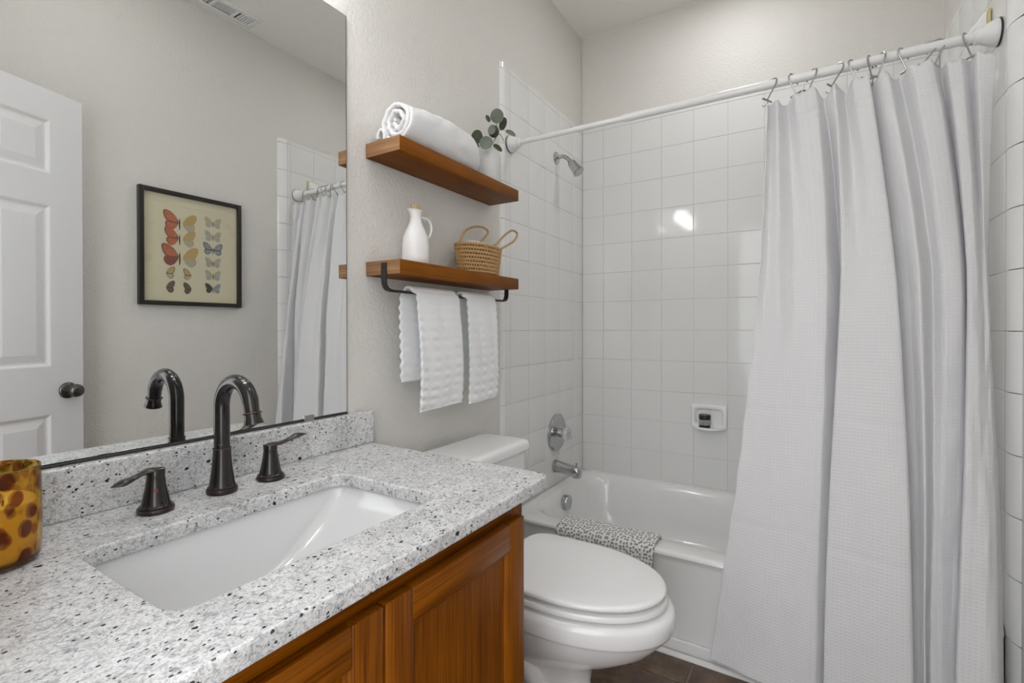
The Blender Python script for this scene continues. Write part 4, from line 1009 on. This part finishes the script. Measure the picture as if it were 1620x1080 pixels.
def leaf(px, py, x, rx, ry, ang, tilt, mat):
    c = wpt(px, py, x); depth = (c - CAMP).dot(A); k = depth / FPX
    vdir = (c - CAMP).normalized(); right = vdir.cross(Vector((0, 0, 1))).normalized(); up = right.cross(vdir)
    e1 = right * math.cos(ang) + up * math.sin(ang); e2 = up * math.cos(ang) - right * math.sin(ang)
    e2 = (e2 * math.cos(tilt) + vdir * math.sin(tilt)); nrm = e1.cross(e2).normalized()
    a, b2 = rx * k, ry * k / max(0.25, math.cos(tilt)); mb = MB(); n = 28; rings = []
    for q in (0.02, 0.35, 0.7, 0.92, 1.0):
        rings.append([c + e1 * (a * q * math.cos(w) * (1.0 + 0.06 * math.cos(w))) + e2 * (b2 * q * math.sin(w)) + nrm * (0.18 * a * (q * math.sin(w)) ** 2 - 0.05 * a) for w in [2 * PI * i / n for i in range(n)]])
    mb.loft(rings, True, False)
    return obj('leaf', mb, mat, r_, solid=0.0008, auto=0)
for a in [(786.5, 184, 0.085, 10.8, 10.6, 1.5, 0.2, 'leaf_pale'), (795.5, 196, 0.075, 5.6, 10.0, -0.35, 0.2, 'leaf_dark'), (772, 187.5, 0.06, 3.2, 5.6, 0.5, 0.3, 'leaf_dark'),
          (780.5, 208, 0.085, 8.6, 9.6, 0.3, 0.3, 'leaf_dark'), (777.5, 205.5, 0.090, 5.8, 7.0, -0.4, 0.5, 'leaf_pale'), (754, 216.5, 0.06, 9.0, 10.6, -0.35, 0.2, 'leaf_dark'), (768.5, 226, 0.10, 10.8, 9.6, 0.35, 0.2, 'leaf_pale'),
          (753.5, 231, 0.075, 4.4, 4.6, 0.4, 0.2, 'leaf_dark'), (787, 233.5, 0.09, 8.4, 3.6, -0.62, 0.6, 'leaf_dark'), (807.5, 210.5, 0.085, 8.8, 3.4, -0.45, 0.9, 'leaf_pale')]: leaf(*a)

# bottle on the lower shelf
bx_, by_ = 0.062, -1.395; ZL = 1.3033
r_ = empty('ceramic_bottle', (bx_, by_, ZL), 0, 'white ceramic oil bottle with cork and loop handle on the lower shelf', 'bottle')
mb = MB(); n = 40; loops = []
for r, h, lipx in [(0.0, 0.0, 0), (0.036, 0.0, 0), (0.0392, 0.003, 0), (0.0400, 0.020, 0), (0.0398, 0.055, 0), (0.0375, 0.080, 0), (0.031, 0.100, 0), (0.0225, 0.118, 0), (0.0172, 0.132, 0), (0.0158, 0.143, 0), (0.0162, 0.153, 0.15), (0.0185, 0.161, 0.45), (0.0200, 0.1645, 0.55), (0.0170, 0.1635, 0.4), (0.0125, 0.158, 0), (0.011, 0.13, 0)]:
    loops.append([(bx_ + max(r, 1e-4) * math.cos(a), by_ + max(r, 1e-4) * math.sin(a) * 1.0 - lipx * 0.014 * max(0, math.cos(a + PI / 2 + 0.2)) ** 3, ZL + h + lipx * 0.003 * max(0, math.cos(a + PI / 2 + 0.2)) ** 3) for a in [2 * PI * k / n for k in range(n)]])
mb.loft(loops, True, True); obj('body', mb, 'ceramic', r_, auto=60)
mb = MB(); mb.tube(spline([(bx_ - 0.002, by_ + 0.013, ZL + 0.145), (bx_ + 0.006, by_ + 0.038, ZL + 0.146), (bx_ + 0.010, by_ + 0.054, ZL + 0.134), (bx_ + 0.011, by_ + 0.057, ZL + 0.113), (bx_ + 0.009, by_ + 0.050, ZL + 0.092), (bx_ + 0.004, by_ + 0.036, ZL + 0.078)], 30), 0.0048, 12, squash=(1.25, 0.75)); obj('handle', mb, 'ceramic', r_)
mb = MB(); mb.lathe([(0.0115, 0.150), (0.0138, 0.165), (0.0145, 0.178), (0.0135, 0.180), (0.0, 0.180)], (bx_, by_, ZL), 'Z', 24); obj('cork', mb, 'cork', r_)

# basket on the lower shelf
kx, ky = 0.064, -1.072
r_ = empty('rattan_basket', (kx, ky, ZL), 0, 'small woven rattan basket with two loop handles on the lower shelf', 'basket')
mb = MB(); rows = 8; n = 72
def bel(h):    # semi axes at height h (0..1)
    return 0.050 + 0.010 * h, 0.098 + 0.020 * h
rot = 0.10
def bpt(ax, ay, a, z): 
    x = ax * math.cos(a); y = ay * math.sin(a)
    return Vector((kx + x * math.cos(rot) - y * math.sin(rot) * 0.4, ky + x * math.sin(rot) * 0.4 + y * math.cos(rot), z))
H = 0.104; dr = H / rows
for k in range(rows):
    h = (k + 0.5) / rows; ax, ay = bel(h); z = ZL + dr * (k + 0.5)
    lp = []
    for i in range(n):
        a = 2 * PI * i / n; c = bpt(ax, ay, a, z); nrm = Vector((math.cos(a) * ay, math.sin(a) * ax, 0)).normalized()
        rr2 = 0.0049 + 0.0006 * math.sin(i * 2.9 + k)
        lp.append([c + nrm * (rr2 * math.cos(q)) + Vector((0, 0, rr2 * 1.05 * math.sin(q))) for q in [2 * PI * j / 8 for j in range(8)]])
    lp.append(lp[0]); mb.loft(lp, False, False)
for k in range(rows - 1):     # stitches that tie each coil to the next
    h = (k + 1) / rows; ax, ay = bel(h); z = ZL + dr * (k + 1)
    for i in range(52):
        a = 2 * PI * (i + 0.5 * (k % 2)) / 52; c = bpt(ax, ay, a, z); nrm = Vector((math.cos(a) * ay, math.sin(a) * ax, 0)).normalized()
        mb.tube([c + nrm * 0.0024 - Vector((0, 0, 0.0052)), c + nrm * 0.0028, c + nrm * 0.0024 + Vector((0, 0, 0.0052))], 0.0022, 5)
mb.mi = 1  # dark inner wall, its colour carries the shade between the coils
mb.loft([[bpt(bel(h)[0] - 0.0052, bel(h)[1] - 0.0052, 2 * PI * i / n, ZL + 0.002 + (H - 0.004) * h) for i in range(n)] for h in (0, 0.5, 1.0)], True, False)
obj('woven_body', mb, ['rattan', 'rattan_gap_shade'], r_, auto=60)
h1 = [wpt(727.7, 385, 0.05), wpt(731, 374, 0.045), wpt(737, 364.5, 0.04), wpt(751, 358.8, 0.035), wpt(765, 360, 0.035), wpt(772, 366.5, 0.038), wpt(768, 374, 0.04), wpt(760, 383, 0.042)]
mb = MB(); mb.tube(spline(h1, 44), [0.0040 + 0.0004 * math.sin(i * 2.4) for i in range(45)], 10); obj('handle', mb, 'rattan', r_)
h2 = [wpt(764, 388.5, 0.118), wpt(774, 390, 0.118), wpt(785, 386.5, 0.112), wpt(793, 377.5, 0.105), wpt(802, 369, 0.10), wpt(811, 364.5, 0.097), wpt(818, 369, 0.097), wpt(815, 379, 0.10), wpt(805, 386.5, 0.102), wpt(791, 394.5, 0.106)]
mb = MB(); mb.tube(spline(h2, 54), [0.0040 + 0.0004 * math.sin(i * 2.4) for i in range(55)], 10); obj('handle', mb, 'rattan', r_)
mb = MB(); Pg = []
for i in range(15):
    row = []
    for j in range(21):
        u_, v_ = i / 14 * 2 - 1, j / 20 * 2 - 1; rr2 = min(1, math.hypot(u_, v_))
        row.append((kx + u_ * 0.036, ky - 0.018 + v_ * 0.068, ZL + 0.104 + 0.012 * (1 - rr2 ** 2) + 0.004 * mnoise.noise(Vector((u_ * 2.5, v_ * 3, 1)))))
    Pg.append(row)
mb.grid(Pg); o = obj('washcloth', mb, 'terry', solid=0.006, auto=0, subsurf=1); tag(o, 'white folded washcloth inside the rattan basket', 'washcloth')

# ------------------------------------------------------------------ butterfly print on the right wall (seen in the mirror)
py0, py1, pz0, pz1 = -1.507, -1.047, 1.226, 1.764
r_ = empty('picture_frame', (XW, (py0 + py1) / 2, pz0), 0, 'black framed butterfly print on the right wall, seen in the mirror', 'picture')
mb = MB(); fw = 0.020; xb, xf = XW - 0.001, XW - 0.026
for a in ((py0, py0 + fw, pz0, pz1), (py1 - fw, py1, pz0, pz1), (py0 + fw, py1 - fw, pz0, pz0 + fw), (py0 + fw, py1 - fw, pz1 - fw, pz1)):
    mb.box(xf, xb, a[0], a[1], a[2], a[3])
obj('frame', mb, 'frame', r_, smooth=False, bevel=0.0015)
mats = ['paper', 'wing_or', 'wing_rust', 'wing_ochre', 'wing_ash', 'wing_fawn', 'wing_blue', 'wing_brown', 'wing_dark', 'faint_ink']
mi = {k: i for i, k in enumerate(mats)}
mb = MB(); mb.mi = 0; xp = XW - 0.012
mb.box(xp, xp + 0.004, py0 + fw - 0.002, py1 - fw + 0.002, pz0 + fw - 0.002, pz1 - fw + 0.002)
IY0, IY1, IZ0, IZ1 = py0 + fw, py1 - fw, pz0 + fw, pz1 - fw
layer = [0.0]
def poly(pts, mat, lift):
    mb.mi = mi[mat]; mb.add([(xp - lift, IY0 + (IY1 - IY0) * u_, IZ0 + (IZ1 - IZ0) * v_) for u_, v_ in pts], [tuple(range(len(pts)))])
FORE = [(0.02, -0.02), (0.06, 0.16), (0.28, 0.50), (0.55, 0.72), (0.82, 0.80), (0.98, 0.72), (1.0, 0.52), (0.93, 0.26), (0.80, 0.04), (0.45, -0.06)]
HIND = [(0.02, -0.02), (0.40, -0.03), (0.78, 0.02), (0.88, -0.14), (0.86, -0.34), (0.72, -0.52), (0.50, -0.60), (0.28, -0.48), (0.12, -0.26)]
def wing(cu, cv, s, side, fore, hind, margin, asp=1.0):
    su = s; sv = s * (IY1 - IY0) / (IZ1 - IZ0) * asp
    def tr(P_, q, c0): return [(cu + side * su * (c0[0] + (x - c0[0]) * q), cv + sv * (c0[1] + (y - c0[1]) * q)) for x, y in P_]
    poly(tr(HIND, 1.0, (0.4, -0.35)), margin, 0.0004); poly(tr(HIND, 0.84, (0.38, -0.33)), hind, 0.0007)
    poly(tr(FORE, 1.0, (0.5, 0.45)), margin, 0.0010); poly(tr(FORE, 0.84, (0.46, 0.42)), fore, 0.0013)
    for (x, y) in ((0.50, 0.52), (0.66, 0.66), (0.70, 0.46), (0.40, 0.30), (0.45, -0.40), (0.58, -0.25)):
        poly([(cu + side * su * (x + 0.035 * math.cos(w)), cv + sv * (y + 0.035 * math.sin(w))) for w in [2 * PI * k / 7 for k in range(7)]], margin, 0.0016)
def body(cu, cv, s):
    sv = s * (IY1 - IY0) / (IZ1 - IZ0)
    poly([(cu + s * 0.05 * math.cos(w), cv + sv * (-0.12 + 0.42 * math.sin(w))) for w in [2 * PI * k / 12 for k in range(12)]], 'wing_dark', 0.0017)
# u along the wall as the mirror shows it (left to right), v upwards
for cv, s, f, h in ((0.755, 0.160, 'wing_or', 'wing_or'), (0.605, 0.148, 'wing_or', 'wing_or'), (0.425, 0.178, 'wing_or', 'wing_rust')):
    wing(0.350, cv, s, -1, f, h, 'wing_rust'); body(0.355, cv, s); wing(0.385, cv - 0.005, s * 0.95, 1, 'wing_ochre', 'wing_ash', 'wing_ochre')
for cv, s in ((0.800, 0.092), (0.665, 0.092), (0.400, 0.086), (0.270, 0.088)):
    wing(0.715, cv, s, -1, 'wing_fawn', 'wing_ash', 'wing_ash'); wing(0.722, cv, s, 1, 'wing_fawn', 'wing_ash', 'wing_ash'); body(0.718, cv, s)
wing(0.713, 0.535, 0.106, -1, 'wing_blue', 'wing_blue', 'wing_dark'); wing(0.723, 0.535, 0.106, 1, 'wing_blue', 'wing_blue', 'wing_dark'); body(0.718, 0.535, 0.106)
wing(0.713, 0.140, 0.086, -1, 'wing_dark', 'wing_dark', 'wing_dark'); wing(0.722, 0.140, 0.086, 1, 'wing_blue', 'wing_blue', 'wing_ash'); body(0.717, 0.140, 0.086)
for cv, fm, hm, mg_ in ((0.262, 'wing_ochre', 'wing_fawn', 'wing_brown'), (0.128, 'wing_brown', 'wing_brown', 'wing_dark')):
    wing(0.295, cv, 0.092, -1, fm, hm, mg_, 1.15) if False else wing(0.215, cv, 0.092, 1, fm, hm, mg_, 1.1); wing(0.480, cv - 0.005, 0.088, -1, fm, hm, mg_, 1.1)
# faded plate number and caption, unreadable in the photograph
rn = random.Random(3)
u_ = 0.11
for k in range(7):
    poly([(u_, 0.928), (u_ + 0.011, 0.928), (u_ + 0.011, 0.937), (u_, 0.937)], 'faint_ink', 0.0004); u_ += 0.0155 + (0.012 if k == 4 else 0)
u_ = 0.36
while u_ < 0.72:
    w = rn.uniform(0.008, 0.03); poly([(u_, 0.905), (u_ + w, 0.905), (u_ + w, 0.910), (u_, 0.910)], 'faint_ink', 0.0004); u_ += w + 0.008
obj('print', mb, mats, r_, smooth=False, recalc=False)
mb = MB(); mb.box(xp - 0.0052, xp - 0.0040, py0 + fw - 0.003, py1 - fw + 0.003, pz0 + fw - 0.003, pz1 - fw + 0.003); obj('glass_pane', mb, 'glass', r_, smooth=False)

# ------------------------------------------------------------------ door, swung in beside the right wall (seen in the mirror)
DW, DH, DT = 0.712, 2.018, 0.035; th = math.radians(18)
ex, ey = 1.440, -1.720                       # free edge, room face
hx, hy = ex - math.sin(th) * DW, ey - math.cos(th) * DW
d_ = empty('door_1', (hx, hy, 0.0), PI / 2 - th, None, None, None, 'structure')
# local x runs from hinge to free edge, local +y is the room face
mb = MB(); zb0 = 0.008
mb.box(0.002, DW - 0.002, -DT + 0.008, -0.008, zb0 + 0.002, zb0 + DH - 0.002)
cols = [(0.112, 0.306), (0.406, 0.600)]; rows_ = [(0.25, 0.787), (0.970, 1.586), (1.706, 1.911)]
xs = [0, 0.112, 0.306, 0.406, 0.600, DW]; zs = [zb0, 0.25, 0.787, 0.970, 1.586, 1.706, 1.911, zb0 + DH]
for side in (0, 1):
    ya, yb = (-0.0082, 0.0) if side == 0 else (-DT, -DT + 0.0082)
    for i in range(5):
        for j in range(7):
            if i in (1, 3) and j in (1, 3, 5): continue
            mb.box(xs[i], xs[i + 1], ya, yb, zs[j], zs[j + 1])
    yo = 0.0 if side == 0 else -DT; sg = -1 if side == 0 else 1
    for x0, x1 in cols:
        for z0, z1 in rows_:
            def rg(i, dep): return [(x0 + i, yo + sg * dep, z0 + i), (x1 - i, yo + sg * dep, z0 + i), (x1 - i, yo + sg * dep, z1 - i), (x0 + i, yo + sg * dep, z1 - i)]
            mb.loft([rg(0, 0.0), rg(0.004, 0.0015), rg(0.008, 0.0045), rg(0.013, 0.0072), rg(0.020, 0.0072), rg(0.044, 0.0018), rg(0.046, 0.0012)], False, True)
obj('leaf', mb, 'doorwhite', d_, smooth=False, local=True)
kb = MB(); kb.lathe([(0.032, 0.0), (0.032, 0.003), (0.027, 0.009), (0.013, 0.012), (0.0105, 0.020), (0.012, 0.026), (0.020, 0.032), (0.0255, 0.042), (0.0235, 0.054), (0.015, 0.062), (0.0, 0.064)], (DW - 0.056, 0.0005, 0.873), 'Y', 32)
o = obj('door_knob', kb, 'pewter', d_, local=True); o['label'] = 'dark pewter knob'
mb = MB()
mb.box(DW - 0.0005, DW + 0.001, -0.030, -0.005, 0.845, 0.902); obj('latch_plate', mb, 'pewter', d_, smooth=False, local=True)
for z in (0.25, 1.05, 1.85):
    mb = MB(); mb.lathe([(0.006, 0), (0.006, 0.09), (0.0, 0.0901)], (-0.004, 0.005, z), 'Z', 12); obj('hinge', mb, 'pewter', d_, local=True)
